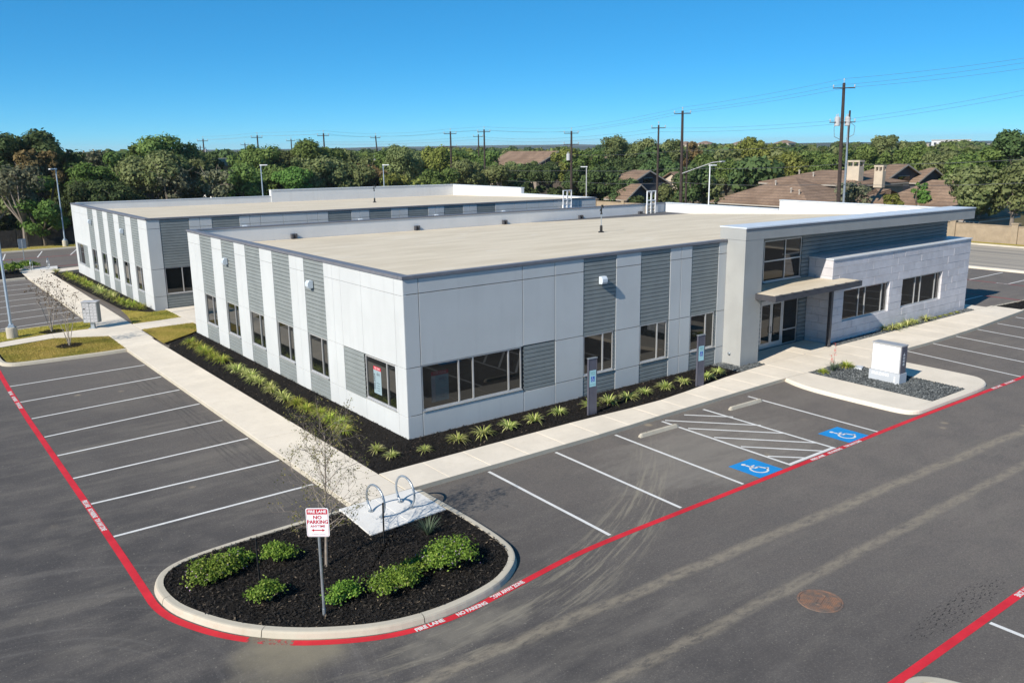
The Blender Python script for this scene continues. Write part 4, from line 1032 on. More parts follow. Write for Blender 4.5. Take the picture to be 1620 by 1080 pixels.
# manhole
t = thing('manhole_cover', 'rusty round iron manhole cover in the dark asphalt lane', 'manhole cover', (1.83, -14.85, .004), .3)
q = MB(); n = 40; R0, R1 = .44, .50
vs = [(r_*math.cos(2*math.pi*k/n), r_*math.sin(2*math.pi*k/n), z) for r_, z in ((R1, 0), (R1-.01, .012), (R0+.012, .012), (R0+.008, .002)) for k in range(n)]
q.add(vs, [(i*n+k, i*n+(k+1) % n, (i+1)*n+(k+1) % n, (i+1)*n+k) for i in range(3) for k in range(n)]); q.build('ring', MAT['rust'], t)
q = MB(); q.lathe([(R0, .001), (R0, .010), (R0-.02, .012)], 0, 0, n); lid = q.build('lid', MAT['rust'], t)
q = MB()
for i in range(-9, 10):
    for j in range(-9, 10):
        x, y = i*.042, j*.042
        if math.hypot(x, y) < .39 and not (abs(y) < .09 and abs(x) < .27): q.box(x-.011, y-.011, .012, x+.011, y+.011, .018)
o = q.build('tread', MAT['rust'], lid); o['kind'] = 'stuff'
for pts in ([(-.22, -.05), (.22, -.05)], [(-.22, .05), (.02, .05)], [(-.22, -.05), (-.22, .05)], [(.22, -.05), (.26, .03)]):
    q = MB(); q.tube([(*p, .014) for p in pts], .012, 6); q.build('rib', MAT['rust'], lid)
# mailbox cluster
t = thing('cluster_mailbox', 'grey cluster mailbox on a pedestal beside the lawn path', 'mailbox', (-4.25, 28.15, .15), math.radians(-33))
q = MB(); q.box(-.10, -.10, 0, .10, .10, .36); q.box(-.2, -.2, -.02, .2, .2, .03); q.build('pedestal', MAT['galv'], t)
q = MB(); q.box(-.41, -.24, .362, .41, .24, 1.52); cb = q.build('cabinet', MAT['siding'], t)
q = MB(); q.prism([(-.44, -.27), (.44, -.27), (.44, .27), (-.44, .27)], 1.522, lambda x, y: 1.60-.09*abs(y)); q.build('roof_cap', MAT['insul'], t)
for c in range(2):
    for r_ in range(6):
        q = MB(); x0 = -.38+c*.39; z0 = .40+r_*.182; q.box(x0, -.254, z0, x0+.36, -.242, z0+.165); dd = q.build('mail_door', MAT['insul'], cb)
        k = MB(); k.box(x0+.16, -.262, z0+.07, x0+.19, -.255, z0+.10); k.build('lock', MAT['steel_dark'], dd)
# sign back at the far rack
t = thing('parking_sign', 'small sign seen from its grey back above the far plant bed', 'sign', (-3.05, 60.6, .1), math.radians(12))
q = MB(); q.tube([(0, 0, 0), (0, 0, 2.55)], .03, 6); q.build('post', MAT['galv'], t)
q = MB(); q.box(-.33, .034, 1.75, .33, .04, 2.6); q.build('plate', MAT['insul'], t)
def stake(x, y, h, tilt, label, group='tree stakes in the island'):
    q = MB(); q.box(-.022, -.005, 0, .022, .005, h); q.box(-.005, .006, 0, .005, .03, h)
    for k in range(int(h/.12)): q.box(-.012, -.012, .06+k*.12, .012, -.0055, .085+k*.12)
    o = q.build('tree_stake', MAT['black'], None, (x, y, .1)); o.rotation_euler = (tilt[0], tilt[1], .5); tag(o, label, 'stake', group)
stake(-7.80, -6.38, 1.16, (.02, -.03), 'dark steel stake between the shrubs left of the fire lane sign')
stake(-4.57, -6.50, 1.16, (.0, .03), 'dark steel stake at the edge of the bike rack pad')
stake(-4.3, 58.0, 1.2, (0, 0), 'dark steel stake in the far plant bed left of the far bike racks', 'tree stakes far off')

# posters laid on the corner panes, dimming by tinted glass put into their colours
def poster(T, s0, s1, z0, z1, label, dim, flip):
    t = thing('leasing_poster', label, 'poster', T((s0+s1)/2, z0, -.06), 0, 'leasing posters in the corner windows')
    inv = lambda p: tuple(Vector(p)-Vector(t.location))
    q = MB(); d = -.0645
    def rect(a, b, c, e, dd, mat, nm, par):
        k = MB(); k.quad(*[inv(T(x, z, dd)) for x, z in ((a, c), (b, c), (b, e), (a, e))]); return k.build(nm, MAT[mat], par)
    p = rect(s0, s1, z0, z1, d, ('poster_blue' if flip else 'tint_blue'), 'sheet', t)
    zz = z1-(z1-z0)*.13; rect(s0+.002, s1-.002, zz, z1-.002, d+.0015, ('sign_red' if flip else 'tint_red'), 'header', p)
    sl = s0+(s1-s0)*.24 if not flip else s1-(s1-s0)*.24
    (rect(s0+.002, sl, z0+.002, zz-.004, d+.0015, ('poster_blue' if flip else 'tint_white'), 'side_strip', p) if not flip else rect(sl, s1-.002, z0+.002, zz-.004, d+.0015, ('poster_blue' if flip else 'tint_white'), 'side_strip', p))
    sg = -1 if flip else 1; mid = (s0+s1)/2; sc = ((s0 if not flip else s1)+sl)/2
    text('222.2424', (s1-s0)*.26, MAT['poster_dark'], p, lambda u, v: inv(T(sc-sg*v, (z0+zz)/2+u, d+.003)), sx=1.1, bold=.003)
    text('FOR LEASE', (s1-s0)*.17, MAT['sign_white' if flip else 'tint_white'], p, lambda u, v: inv(T(mid+sg*u, (zz+z1)/2+v, d+.003)), sx=.9)
    cc = (sl+(s1 if not flip else s0))/2
    text('dirt', (s1-s0)*.30, MAT['poster_dark'], p, lambda u, v: inv(T(cc+sg*u, zz-(z1-z0)*.14+v, d+.003)))
    for k in range(4): rect(cc-.16*(s1-s0), cc+.26*(s1-s0)*(1 if k % 2 else .7), z0+(z1-z0)*(.12+.09*k), z0+(z1-z0)*(.135+.09*k), d+.002, ('tint_blue' if flip else 'poster_dark'), 'text_rule', p)
poster(TLf, 1.92, 2.48, 1.28, 2.30, 'red and pale blue leasing poster in the sunny corner window', 1, True)
poster(TFr, 1.02, 1.74, 1.27, 2.37, 'red and pale blue leasing poster in the wide corner window', 1, False)

# ---- light poles
def light_pole(x, y, top, label, arm=0.0, rz=0.0, base=.74, mat='bluepole'):
    t = thing('light_pole', label, 'light pole', (x, y, 0), rz, 'parking lot light poles')
    q = MB(); q.lathe([(.28, -.02), (.28, base-.04), (.25, base)], 0, 0, 24); q.build('concrete_base', MAT['kerb'], t)
    q = MB(); q.box(-.16, -.16, base+.002, .16, .16, base+.04); q.box(-.12, -.12, base+.041, .12, .12, base+.16); q.build('base_plate', MAT[mat], t)
    q = MB(); q.tube([(0, 0, base+.1), (0, 0, top)], [.075, .055], 8); q.build('pole', MAT[mat], t)
    q = MB(); q.box(-.10, -.10, top-.02, .10, .10, top+.10); q.box(.10, -.16, top, .72, .16, top+.09); q.build('lamp_head', MAT['white'], t)
light_pole(-8.3, 28.3, 8.3, 'tall blue grey light pole at the left frame edge on the lawn', rz=3.0)
light_pole(3.3, 78.2, 8.25, 'tall grey light pole in front of the wooden fence', rz=3.6)
light_pole(22.2, 69.0, 8.3, 'light pole left of the step in the far parapet', rz=-.5)
light_pole(39.2, 72.0, 7.9, 'slim light pole behind the middle of the far parapet', rz=-.6)
light_pole(58.3, 55.2, 7.4, 'light pole right of the far roof ladder with a lamp to the left', rz=2.5, mat='insul')
light_pole(56.7, 34.5, 7.8, 'white light pole in front of the brown hip roof', rz=-.3, mat='white')

# ================================================================== PLANTS
def clump_mesh(name, nb, length, width, spread, mat, seed, droop=1.0, seg=4):
    rng = np.random.default_rng(seed); V = []; tone = []
    for i in range(nb):
        az = rng.uniform(0, 2*math.pi); el = rng.uniform(.25, 1.0)**.8; ln = length*rng.uniform(.6, 1.1); w = width*rng.uniform(.7, 1.2)
        d = np.array([math.cos(az), math.sin(az)]); sd = np.array([-d[1], d[0], 0]); r0 = rng.uniform(0, .05)
        out = (1-el)*.5+spread*rng.uniform(.5, 1); pts = []
        for k in range(seg+1):
            t_ = k/seg; r_ = r0+ln*out*t_; z = ln*(t_*(1.25-.35*out)-droop*out*t_*t_*.95)
            pts.append(np.array([d[0]*r_, d[1]*r_, max(z, .01)]))
        tn = rng.uniform(0, 1)
        for k in range(seg):
            w0 = w*(1-.15*k) if k else w*.7; w1 = w*(1-.15*(k+1)) if k < seg-1 else w*.08
            V += [pts[k]-sd*w0, pts[k]+sd*w0, pts[k+1]+sd*w1, pts[k+1]-sd*w1]; tone.append(np.clip(tn+.08*k, 0, 1))
    return np_mesh(name, np.array(V), len(tone), mat, tone)
LIR = [clump_mesh('liriope_blades', 85, .62, .019, .74, MAT['blade'], 30+i) for i in range(4)]
FIN = [clump_mesh('grass_blades', 210, .60, .011, .72, MAT['fineblade'], 40+i, 1.05) for i in range(4)]
def plant(name, me, x, y, z, s, label, cat, group, part='foliage'):
    t = thing(name, label, cat, (x, y, z), random.uniform(0, 6.28), group); t.scale = (s, s, s*random.uniform(.9, 1.1))
    link(part, me, t); return t
fp = [(-1.45, -.35), (-1.35, -1.18), (-.2, -1.38), (1.2, -1.25), (2.2, -1.32), (3.37, -1.31), (4.55, -1.27), (5.84, -1.15), (7.30, -1.25), (8.2, -1.36), (9.2, -1.40), (10.25, -1.32), (11.45, -1.33), (12.5, -1.36), (13.95, -1.36), (15.0, -1.15)]
fl = ['small variegated liriope clump left of the building corner, nearest the white wall', 'small variegated liriope clump at the bed corner, nearest the path', 'small variegated liriope clump just right of the building corner']
for i, (x, y) in enumerate(fp):
    l = fl[i] if i < 3 else '%s variegated liriope clump from the building corner in the row along the front wall' % ORD[i-3]
    plant('liriope_clump', LIR[i % 4], x, y, .15, (.66 if i < 3 else .92)*random.uniform(.92, 1.1), l, 'plant', 'variegated liriope clumps along the front bed')
for i, (x, y) in enumerate([(28.6, -1.2), (29.25, -1.32), (29.95, -1.28), (30.7, -1.30), (31.5, -1.25), (32.7, -1.3)]):
    plant('liriope_clump', LIR[(i+1) % 4], x, y, .15, 1.02, '%s variegated liriope clump from the entrance in the gravel strip by the stone wall' % ORD[i], 'plant', 'variegated liriope clumps in the gravel strip')
for i, x in enumerate([33.7, 34.3, 34.95, 35.6, 36.3]):
    plant('grass_tuft', FIN[i % 4], x, -1.28, .14, .42, '%s small grey green tuft from the left at the right end of the gravel strip' % ORD[i], 'plant', 'small tufts in the gravel strip')
lb = [(20.3, 'f'), (19.2, 'f'), (18.1, 'f'), (17.2, 'f'), (16.1, 'f'), (15.2, 'f'), (13.7, 'l'), (13.0, 'l'), (12.3, 'l'), (11.6, 'l'), (10.9, 'l'), (10.2, 'l'), (9.4, 'l'), (8.7, 'l'), (7.9, 'l'), (7.2, 'l'), (6.3, 'f'), (5.4, 'f'), (4.6, 'f'), (3.7, 'f'), (2.9, 'f'), (2.1, 'f')]
cf = cl = 0
for i, (y, k) in enumerate(lb[::-1]):
    if k == 'f': l = '%s green mounding grass from the building corner along the sunny white wall' % ORD[cf]; cf += 1
    else: l = '%s variegated liriope clump from the near end of the group along the sunny white wall' % ORD[cl]; cl += 1
    plant('mounding_grass' if k == 'f' else 'liriope_clump', (FIN if k == 'f' else LIR)[i % 4], -1.30+random.uniform(-.12, .12), y, .15, (1.0 if k == 'f' else .92)*random.uniform(.9, 1.12), l, 'plant', 'grasses along the left wall of the near building' if k == 'f' else 'liriope along the left wall of the near building')
cf = cl = 0
fb = [(y, 'f') for y in (32.6, 33.9, 35.2, 36.4)]+[(y, 'l') for y in (38, 39, 40, 41, 42, 43)]+[(y, 'f') for y in (44.8, 46.4, 48, 49.8, 51.5, 53)]
for i, (y, k) in enumerate(fb):
    if k == 'f': l = '%s green mounding grass from the lawn in the bed along the far building' % ORD[cf]; cf += 1
    else: l = '%s pale liriope clump from the lawn in the bed along the far building' % ORD[cl]; cl += 1
    plant('mounding_grass' if k == 'f' else 'liriope_clump', (FIN if k == 'f' else LIR)[i % 4], -.85+random.uniform(-.1, .1)-(y-33)*.012+.25*(y < 34), y, .14, 1.2, l, 'plant', 'grasses along the far building' if k == 'f' else 'liriope along the far building')
plant('liriope_clump', LIR[1], -1.5, 55.3, .14, 1.25, 'single yellow green clump at the far end of the bed by the far bike racks', 'plant', None)
# lantana shrubs in the island
def shrub_mesh(name, r, h, n, seed, leaf=.024, flower=0):
    rng = np.random.default_rng(seed); nb = 13; th = rng.uniform(0, 6.28, nb); rad = np.sqrt(rng.uniform(0, 1, nb))*.72
    bc = np.column_stack([rad*np.cos(th)*r, rad*np.sin(th)*r*.9, (.30+.48*(1-rad)*rng.uniform(.5, 1.2, nb))*h]); br = rng.uniform(.16, .40, nb)*r
    k = rng.integers(0, nb, n); D = unit(rng.normal(size=(n, 3))); D[:, 2] = np.abs(D[:, 2])*1.0-.15
    C = bc[k]+D*br[k][:, None]*rng.uniform(.45, 1.12, (n, 1)); C[:, 2] = np.maximum(C[:, 2]*1.0, .02)
    sp = rng.uniform(0, 1, n) < .20; C[sp] += D[sp]*r*rng.uniform(.06, .42, (sp.sum(), 1))*np.array([1, 1, .45])
    N = unit(D*.6+rng.normal(0, .55, (n, 3))+np.array([0, 0, .35]))
    V = quads(C, N, rng.uniform(leaf*.6, leaf, n), rng.uniform(leaf, leaf*1.5, n), rng)
    me = np_mesh(name, V, n, MAT['shrubleaf'], np.clip(rng.normal(.45, .25, n), 0, 1)); fm = None
    if flower:
        j = rng.choice(n, flower); CF = C[j]+D[j]*.03; VF = quads(CF, unit(D[j]+np.array([0, 0, .6])), .015, .015, rng); fm = np_mesh('flowers', VF, flower, MAT['flower'], rng.uniform(0, 1, flower))
    return me, fm
SH = [(-8.55, -5.45, .68, .46, 'low leafy green shrub at the left end of the island'), (-7.95, -5.12, .46, .36, 'small leafy shrub touching the left island shrub, nearer the stake'), (-7.08, -5.62, .46, .52, 'upright leafy shrub left of the bare tree trunk'),
      (-7.95, -7.30, .48, .46, 'leafy shrub at the front left of the island, left of the sign post'), (-6.62, -8.28, .42, .42, 'small leafy shrub just right of the sign post'), (-5.55, -8.72, .62, .55, 'round leafy shrub in the middle of the island front'),
      (-4.75, -8.25, .42, .36, 'small low shrub between the round shrub and the flowering one'), (-3.85, -8.55, .78, .72, 'largest shrub of the island with purple flowers, at the right end')]
for i, (x, y, r_, h, l) in enumerate(SH):
    t = thing('lantana_shrub', l, 'shrub', (x, y, .10), 0, 'leafy shrubs in the island')
    me, fm = shrub_mesh('leaves', r_, h, int(11000*r_*r_+1500), 60+i, flower=int(260*r_*r_) if i in (7, 0) else (40 if i in (1, 5, 6) else 0)); link('leaves', me, t)
    if fm: link('flowers', fm, t)
    q = MB()
    for k in range(7): a = k*.9+i; q.tube([(0, 0, -.05), (r_*.3*math.cos(a), r_*.3*math.sin(a), h*.4), (r_*.62*math.cos(a+.3), r_*.62*math.sin(a+.3), h*.62)], [.012, .009, .004], 4)
    q.build('stems', MAT['bark'], t)
def yucca(x, y, s, label, stalks, seed):
    t = thing('yucca', label, 'plant', (x, y, .13), 0)
    link('blades', clump_mesh('yucca_blades', 90, .62*s, .009, .55, MAT['yuccablade'], seed, .55), t)
    rng = random.Random(seed)
    for (dx, dy, h) in stalks:
        q = MB(); q.tube([(dx*.2, dy*.2, .05), (dx*.7, dy*.7, h*.6), (dx, dy, h)], [.008, .006, .004], 5); st = q.build('flower_stalk', MAT['twig'], t)
        r2 = np.random.default_rng(seed); n = 34; zz = r2.uniform(.55, 1, n); C = np.column_stack([dx*zz+r2.normal(0, .035, n), dy*zz+r2.normal(0, .035, n), h*zz]); N = unit(r2.normal(size=(n, 3)))
        link('blossoms', np_mesh('blossoms', quads(C, N, .012, .030, r2), n, MAT['redflower'], r2.uniform(0, 1, n)), st)
yucca(-3.40, -6.72, .95, 'thin leaved grey green yucca beside the bike rack pad', [], 81)
yucca(19.2, -4.1, .95, 'yucca with tall red flower stalks behind the monument sign', [(.14, .05, 1.25), (-.10, .06, .75)], 82)
plant('mounding_grass', FIN[2], 20.15, -4.15, .13, .95, 'green grass clump in the gravel right of the red flowered yucca', 'plant', None)
plant('mounding_grass', FIN[1], 18.6, -4.0, .13, .7, 'small green grass clump in the gravel left of the red flowered yucca', 'plant', None)
plant('yucca', clump_mesh('yucca_blades', 120, .8, .008, .5, MAT['yuccablade'], 84, .5), 43.6, -2.35, .13, 1.2, 'spiky grass plant in the mulch island beyond the stone corner', 'plant', None)
plant('mounding_grass', FIN[0], 44.6, -2.6, .13, 1.15, 'green clump at the right frame edge in the mulch island', 'plant', None)
for i, (x, y, s) in enumerate([(-9.0, 57.2, 1.4), (-5.0, 57.6, 1.5), (-4.2, 58.9, 1.2), (-3.0, 60.0, 1.25)]):
    me, _ = shrub_mesh('leaves',   .7, .6, 900, 90+i, .06)
    t = thing('low_shrub', ['grey green shrub at the left frame edge in the far plant bed', 'bluish low shrub in the far plant bed under the light pole', 'low green shrub right of the bluish one in the far plant bed', 'bright green shrub left of the far bike racks'][i], 'shrub', (x, y, .12), 0, 'shrubs in the far plant bed'); t.scale = (s, s, s); link('leaves', me, t)

# ---- small leafless trees
def branchy(seed, h, r0, lean=(0, 0), levels=4, up=.55, start=.18, n1=13, spread=1.0):
    rng = random.Random(seed); q = MB(); tips = []
    tr = [Vector((lean[0]*t_+rng.uniform(-.02, .02)*h*.3*t_, lean[1]*t_+rng.uniform(-.02, .02)*h*.3*t_, h*t_)) for t_ in [i/8 for i in range(9)]]
    q.tube(tr, [r0*(1-.88*i/8) for i in range(9)], 7)
    def grow(p, d, ln, r_, lv):
        pts = [p]; dd = d.normalized()
        for k in range(4):
            dd = (dd+Vector((rng.uniform(-.22, .22), rng.uniform(-.22, .22), rng.uniform(-.08, .2)*up))).normalized(); pts.append(pts[-1]+dd*ln/4)
        q.tube(pts, [r_*(1-.2*k) for k in range(5)], 4 if lv < 2 else 3, cap=False)
        if lv == 0: tips.extend(pts[2:]); return
        for k in range(4 if lv > 1 else 3):
            i = rng.randint(1, 4); a = rng.uniform(0, 6.28); e = dd.orthogonal().normalized(); e.rotate(Matrix.Rotation(a, 3, dd)); grow(pts[i], dd*.75+e*rng.uniform(.5, .9), ln*rng.uniform(.42, .62), r_*.5, lv-1)
    for k in range(n1):
        t_ = start+(1-start)*(k+.5)/n1; i = min(7, int(t_*8)); p = tr[i].lerp(tr[i+1], t_*8-i); a = k*2.4+rng.uniform(-.4, .4)
        grow(p, Vector((math.cos(a), math.sin(a), up+t_*.7)), h*spread*(.34-.20*abs(t_-.42)), r0*(.42-.25*t_), levels-2)
    return q, tips
def speck(tips, n, sz, mat, seed, jit=.04):
    rng = np.random.default_rng(seed); T_ = np.array([tuple(p) for p in tips]); j = rng.integers(0, len(T_), n); C = T_[j]+rng.normal(0, jit, (n, 3)); N = unit(rng.normal(size=(n, 3)))
    return np_mesh('leaves', quads(C, N, rng.uniform(sz*.5, sz, n), rng.uniform(sz*.7, sz*1.3, n), rng), n, MAT[mat], rng.uniform(0, 1, n))
t = thing('bare_tree', 'young nearly leafless tree in the island beside the bike racks', 'tree', (-6.22, -6.60, .10), 0)
q, tips = branchy(3, 3.25, .042, (.42, .55), 5, .5, .22, 27, .98); q.build('trunk', MAT['twig'], t); link('leaves', speck([p for p in tips if p.z > .7], 2600, .019, 'specleaf', 1, .03), t)
for (x, y, sd, l, h) in ((-6.26, 24.0, 11, 'bare multi stemmed crepe myrtle on the lawn nearer the stalls', 2.75), (-6.32, 28.6, 17, 'bare multi stemmed crepe myrtle on the strip beyond the path', 2.95)):
    t = thing('crepe_myrtle', l, 'tree', (x, y, .14), 0, 'bare crepe myrtles on the lawn'); tp = []
    rg = random.Random(sd)
    for k in range(4):
        q, tips = branchy(sd+k, h*rg.uniform(.82, 1), .026, (.62*math.cos(k*1.6+sd), .62*math.sin(k*1.6+sd)), 4, .9, .42, 7, .75)
        q.build('stem', MAT['bark_pale'], t); tp += [p for p in tips if p.z > h*.35]
    link('leaves', speck(tp, 300, .042, 'seed', sd, .05), t)  # dried seed heads of the myrtle, carried under the leaves name
    cx, cy = x, y; rgn = [(cx+.62*math.cos(a)*(1+.1*math.sin(3*a)), cy+.62*math.sin(a)*(1+.1*math.cos(2*a))) for a in [i*.3927 for i in range(16)]]
    sheet('mulch_ring_soil', rgn, .162, MAT['mulch']); chips('mulch_ring', rgn, 600, .165, seed=sd)
TREES=[
(-2.13, 86.0, 7.1, 5.6, 'V', 'olive tree at the left frame edge behind the wooden fence'),
(-0.04, 81.0, 8.7, 5.1, 'B', 'thin grey green tree left of the feathery tree in front of the wooden fence'),
(1.7, 80.2, 5.3, 4.9, 'F', 'small feathery bright green tree in front of the wooden fence'),
(1.91, 89.0, 7.6, 5.4, 'F', 'feathery green tree rising below the rust coloured tree'),
(6.59, 87.0, 6.5, 5.1, 'C', 'dark bushy cedar directly right of the tall left light pole'),
(9.2, 92.0, 8.7, 5.5, 'F', 'feathery rounded green tree above the dark cedars'),
(9.63, 86.0, 6.8, 6.7, 'C', 'broad dark cedar just above the far office roof corner'),
(12.55, 87.0, 5.5, 4.4, 'C', 'low dark cedar right of the broad cedar above the far roof'),
(15.76, 90.0, 9.8, 8.7, 'V', 'large olive grey tree in front of the bright green oak'),
(17.79, 88.0, 8.2, 5.5, 'B', 'half bare grey tree right of the large olive grey tree'),
(21.11, 90.0, 8.8, 6.2, 'V', 'olive tree with yellowish top below the leftmost utility poles'),
(23.27, 88.0, 7.6, 5.3, 'B', 'thin brownish tree left of the small white building'),
(26.12, 88.0, 8.0, 5.7, 'G', 'leafy green tree just right of the small white building'),
(30.13, 92.0, 7.2, 5.8, 'G', 'dark green tree right behind the light pole by the stepped parapet'),
(33.26, 92.0, 7.8, 5.3, 'G', 'green tree above the left end of the high white parapet'),
(33.96, 88.0, 7.7, 5.6, 'F', 'soft bright green tree behind the high white parapet'),
(37.72, 90.0, 8.8, 6.3, 'V', 'olive green tree left of centre behind the high white parapet'),
(41.39, 90.0, 8.6, 6.9, 'V', 'brownish olive tree below the second tall pole from the left'),
(44.33, 90.0, 7.6, 5.9, 'V', 'dull olive tree left of the leaning pole with a transformer can'),
(48.71, 92.0, 7.5, 7.2, 'R', 'reddish brown green tree below the leaning pole with a transformer can'),
(49.63, 88.0, 6.2, 4.9, 'Y', 'low yellow green tree left of the slim parapet light pole'),
(52.62, 88.0, 5.4, 4.8, 'Y', 'low bright green bush tree right of the slim parapet light pole'),
(59.69, 92.0, 6.8, 6.9, 'G', 'green tree left of the black double crossarm pole'),
(1.84, 100.0, 12.2, 7.6, 'O', 'tallest dark green oak at the far left skyline'),
(5.67, 100.0, 12.6, 7.7, 'O', 'tall dark green oak left of the rust coloured trees'),
(8.43, 100.0, 10.2, 5.1, 'O', 'dark oak shoulder descending right of the tallest left oak'),
(3.11, 95.0, 10.3, 4.0, 'R', 'rust brown tree in the left woods'),
(5.27, 95.0, 10.1, 3.6, 'R', 'smaller rust brown tree right of its rust neighbour'),
(8.83, 96.0, 8.7, 4.8, 'G', 'dark green round tree behind the tall left light pole'),
(13.72, 108.0, 10.2, 4.9, 'B', 'bare grey twiggy tree on the low left skyline'),
(16.07, 104.0, 9.8, 5.6, 'G', 'leafy green tree right of the bare skyline tree'),
(20.79, 102.0, 12.1, 8.1, 'G', 'tall bright green oak left of the leftmost utility poles'),
(18.68, 104.0, 11.0, 6.1, 'G', 'bright green tree leaning against the tall bright oak'),
(24.55, 104.0, 11.0, 6.3, 'O', 'dark green oak right of the tall bright oak'),
(28.89, 108.0, 9.7, 6.1, 'O', 'small dark oak under the leftmost utility poles'),
(32.79, 112.0, 9.0, 4.6, 'G', 'small green tree on the skyline right of the leftmost utility poles'),
(35.0, 102.0, 10.7, 6.1, 'G', 'rounded green tree under a pair of skyline poles'),
(33.19, 104.0, 10.1, 4.8, 'G', 'green tree left under a pair of skyline poles'),
(39.31, 104.0, 9.7, 6.1, 'V', 'olive tree between the rounded green tree and the spiky one'),
(43.33, 102.0, 11.3, 7.4, 'G', 'tall spiky green tree below the skyline pole left of centre'),
(48.12, 106.0, 10.0, 6.4, 'G', 'green tree right of the tall spiky green tree'),
(55.69, 112.0, 9.5, 7.6, 'V', 'olive tree on the skyline right of the tall spiky tree'),
(61.3, 106.0, 10.4, 8.2, 'V', 'grey green oak right of the leaning pole'),
(60.02, 110.0, 9.4, 5.6, 'G', 'small grey green tree beside the leaning pole'),
(69.42, 108.0, 10.1, 8.1, 'Y', 'yellow olive tree left of the black double crossarm pole'),
(77.8, 112.0, 9.2, 8.2, 'G', 'green tree right of the black double crossarm pole'),
(86.52, 116.0, 9.1, 8.1, 'G', 'green tree under the close pair of poles'),
(68.78, 96.0, 7.8, 9.3, 'V', 'broad olive live oak behind the back parapet corner'),
(73.62, 94.0, 6.9, 8.1, 'V', 'olive live oak left of the dark roofed house'),
(88.0, 103.8, 7.2, 11.5, 'V', 'olive live oak in front of the dark roofed house by the far parapet'),
(84.0, 103.69, 6.6, 8.1, 'O', 'dark oak left in front of the dark roofed house'),
(80.5, 73.77, 5.9, 5.2, 'O', 'small dark oak left beside the dark gabled house'),
(80.0, 88.6, 7.2, 11.3, 'O', 'dark green live oak left of the pole by the far roof ladder'),
(79.0, 94.29, 4.6, 7.6, 'O', 'dark spreading live oak behind the far parapet end'),
(80.0, 77.3, 6.9, 11.1, 'O', 'big dark live oak behind the far street light and roof ladder'),
(79.5, 70.36, 4.9, 5.8, 'O', 'dark live oak left of the dark gabled house'),
(92.0, 98.6, 9.4, 8.1, 'Y', 'yellow green tree behind the pole by the far roof ladder'),
(96.0, 95.51, 8.9, 9.5, 'G', 'green tree behind the big dark live oak'),
(104.0, 97.28, 11.6, 7.3, 'V', 'tall grey green tree with a ragged top left of the slim pole'),
(108.0, 96.11, 10.4, 7.6, 'V', 'ragged grey green tree behind the dark gabled house'),
(110.0, 93.68, 11.1, 7.0, 'V', 'ragged tree behind the slim pole'),
(112.0, 90.93, 10.8, 6.7, 'V', 'ragged grey green tree right of the slim pole'),
(94.0, 84.36, 7.8, 8.1, 'O', 'dark oak above the dark gabled house'),
(94.0, 77.6, 7.4, 7.4, 'O', 'dark oak between the two gabled houses'),
(78.5, 59.55, 4.4, 4.6, 'V', 'low olive brown live oak between the slim and the heavy pole'),
(80.0, 56.54, 7.1, 6.7, 'O', 'dark olive live oak right of the heavy pole'),
(82.0, 54.99, 5.5, 4.5, 'V', 'olive live oak left of the big hip roof'),
(120.0, 92.02, 10.3, 5.2, 'R', 'brownish tree on the skyline right of the heavy pole'),
(115.0, 73.23, 10.9, 6.7, 'Y', 'tall rounded olive tree standing above the hip roofed house'),
(98.0, 65.54, 7.4, 8.2, 'G', 'green tree left behind the hip roofed house'),
(104.0, 75.6, 8.1, 7.6, 'G', 'green tree between the heavy pole and the tall rounded tree'),
(104.0, 62.12, 7.7, 6.6, 'Y', 'yellow green tree behind the ridge of the hip roofed house'),
(108.0, 60.82, 8.4, 7.6, 'Y', 'bright green tree left of the leaning transformer pole'),
(112.0, 58.58, 8.6, 7.8, 'G', 'green tree just left of the leaning transformer pole'),
(118.0, 55.99, 9.3, 7.9, 'G', 'green tree right of the leaning transformer pole'),
(122.0, 54.34, 9.6, 7.3, 'G', 'green tree above the two masonry chimneys'),
(124.0, 52.49, 11.0, 5.5, 'V', 'spiky grey green tree on the skyline above the chimneys'),
(122.0, 47.62, 9.4, 7.0, 'G', 'green tree above the small dark gable'),
(116.0, 40.08, 8.4, 7.6, 'V', 'olive tree right of the small dark gable'),
(110.0, 33.37, 8.1, 7.1, 'G', 'green tree below the pale hillside buildings'),
(79.0, 31.96, 5.3, 5.3, 'B', 'grey green small tree hiding the leaning transformer pole foot'),
(79.0, 26.66, 4.2, 2.5, 'Y', 'small bright bush tree among the brown roofs'),
(84.0, 26.03, 5.3, 2.0, 'F', 'round green treetop between two brown roofs'),
(79.5, 17.49, 7.4, 7.8, 'V', 'large olive live oak spreading over the stone boundary wall'),
(80.0, 14.33, 8.1, 6.2, 'V', 'olive live oak at the right frame edge over the boundary wall'),
(104.0, 25.52, 11.0, 5.5, 'O', 'tall dark tree at the right edge of the skyline'),
(102.0, 26.75, 9.2, 4.8, 'G', 'green tree left of the tall dark right edge tree'),
(100.0, 20.23, 10.6, 5.2, 'O', 'dark tree just past the right frame edge'),
]
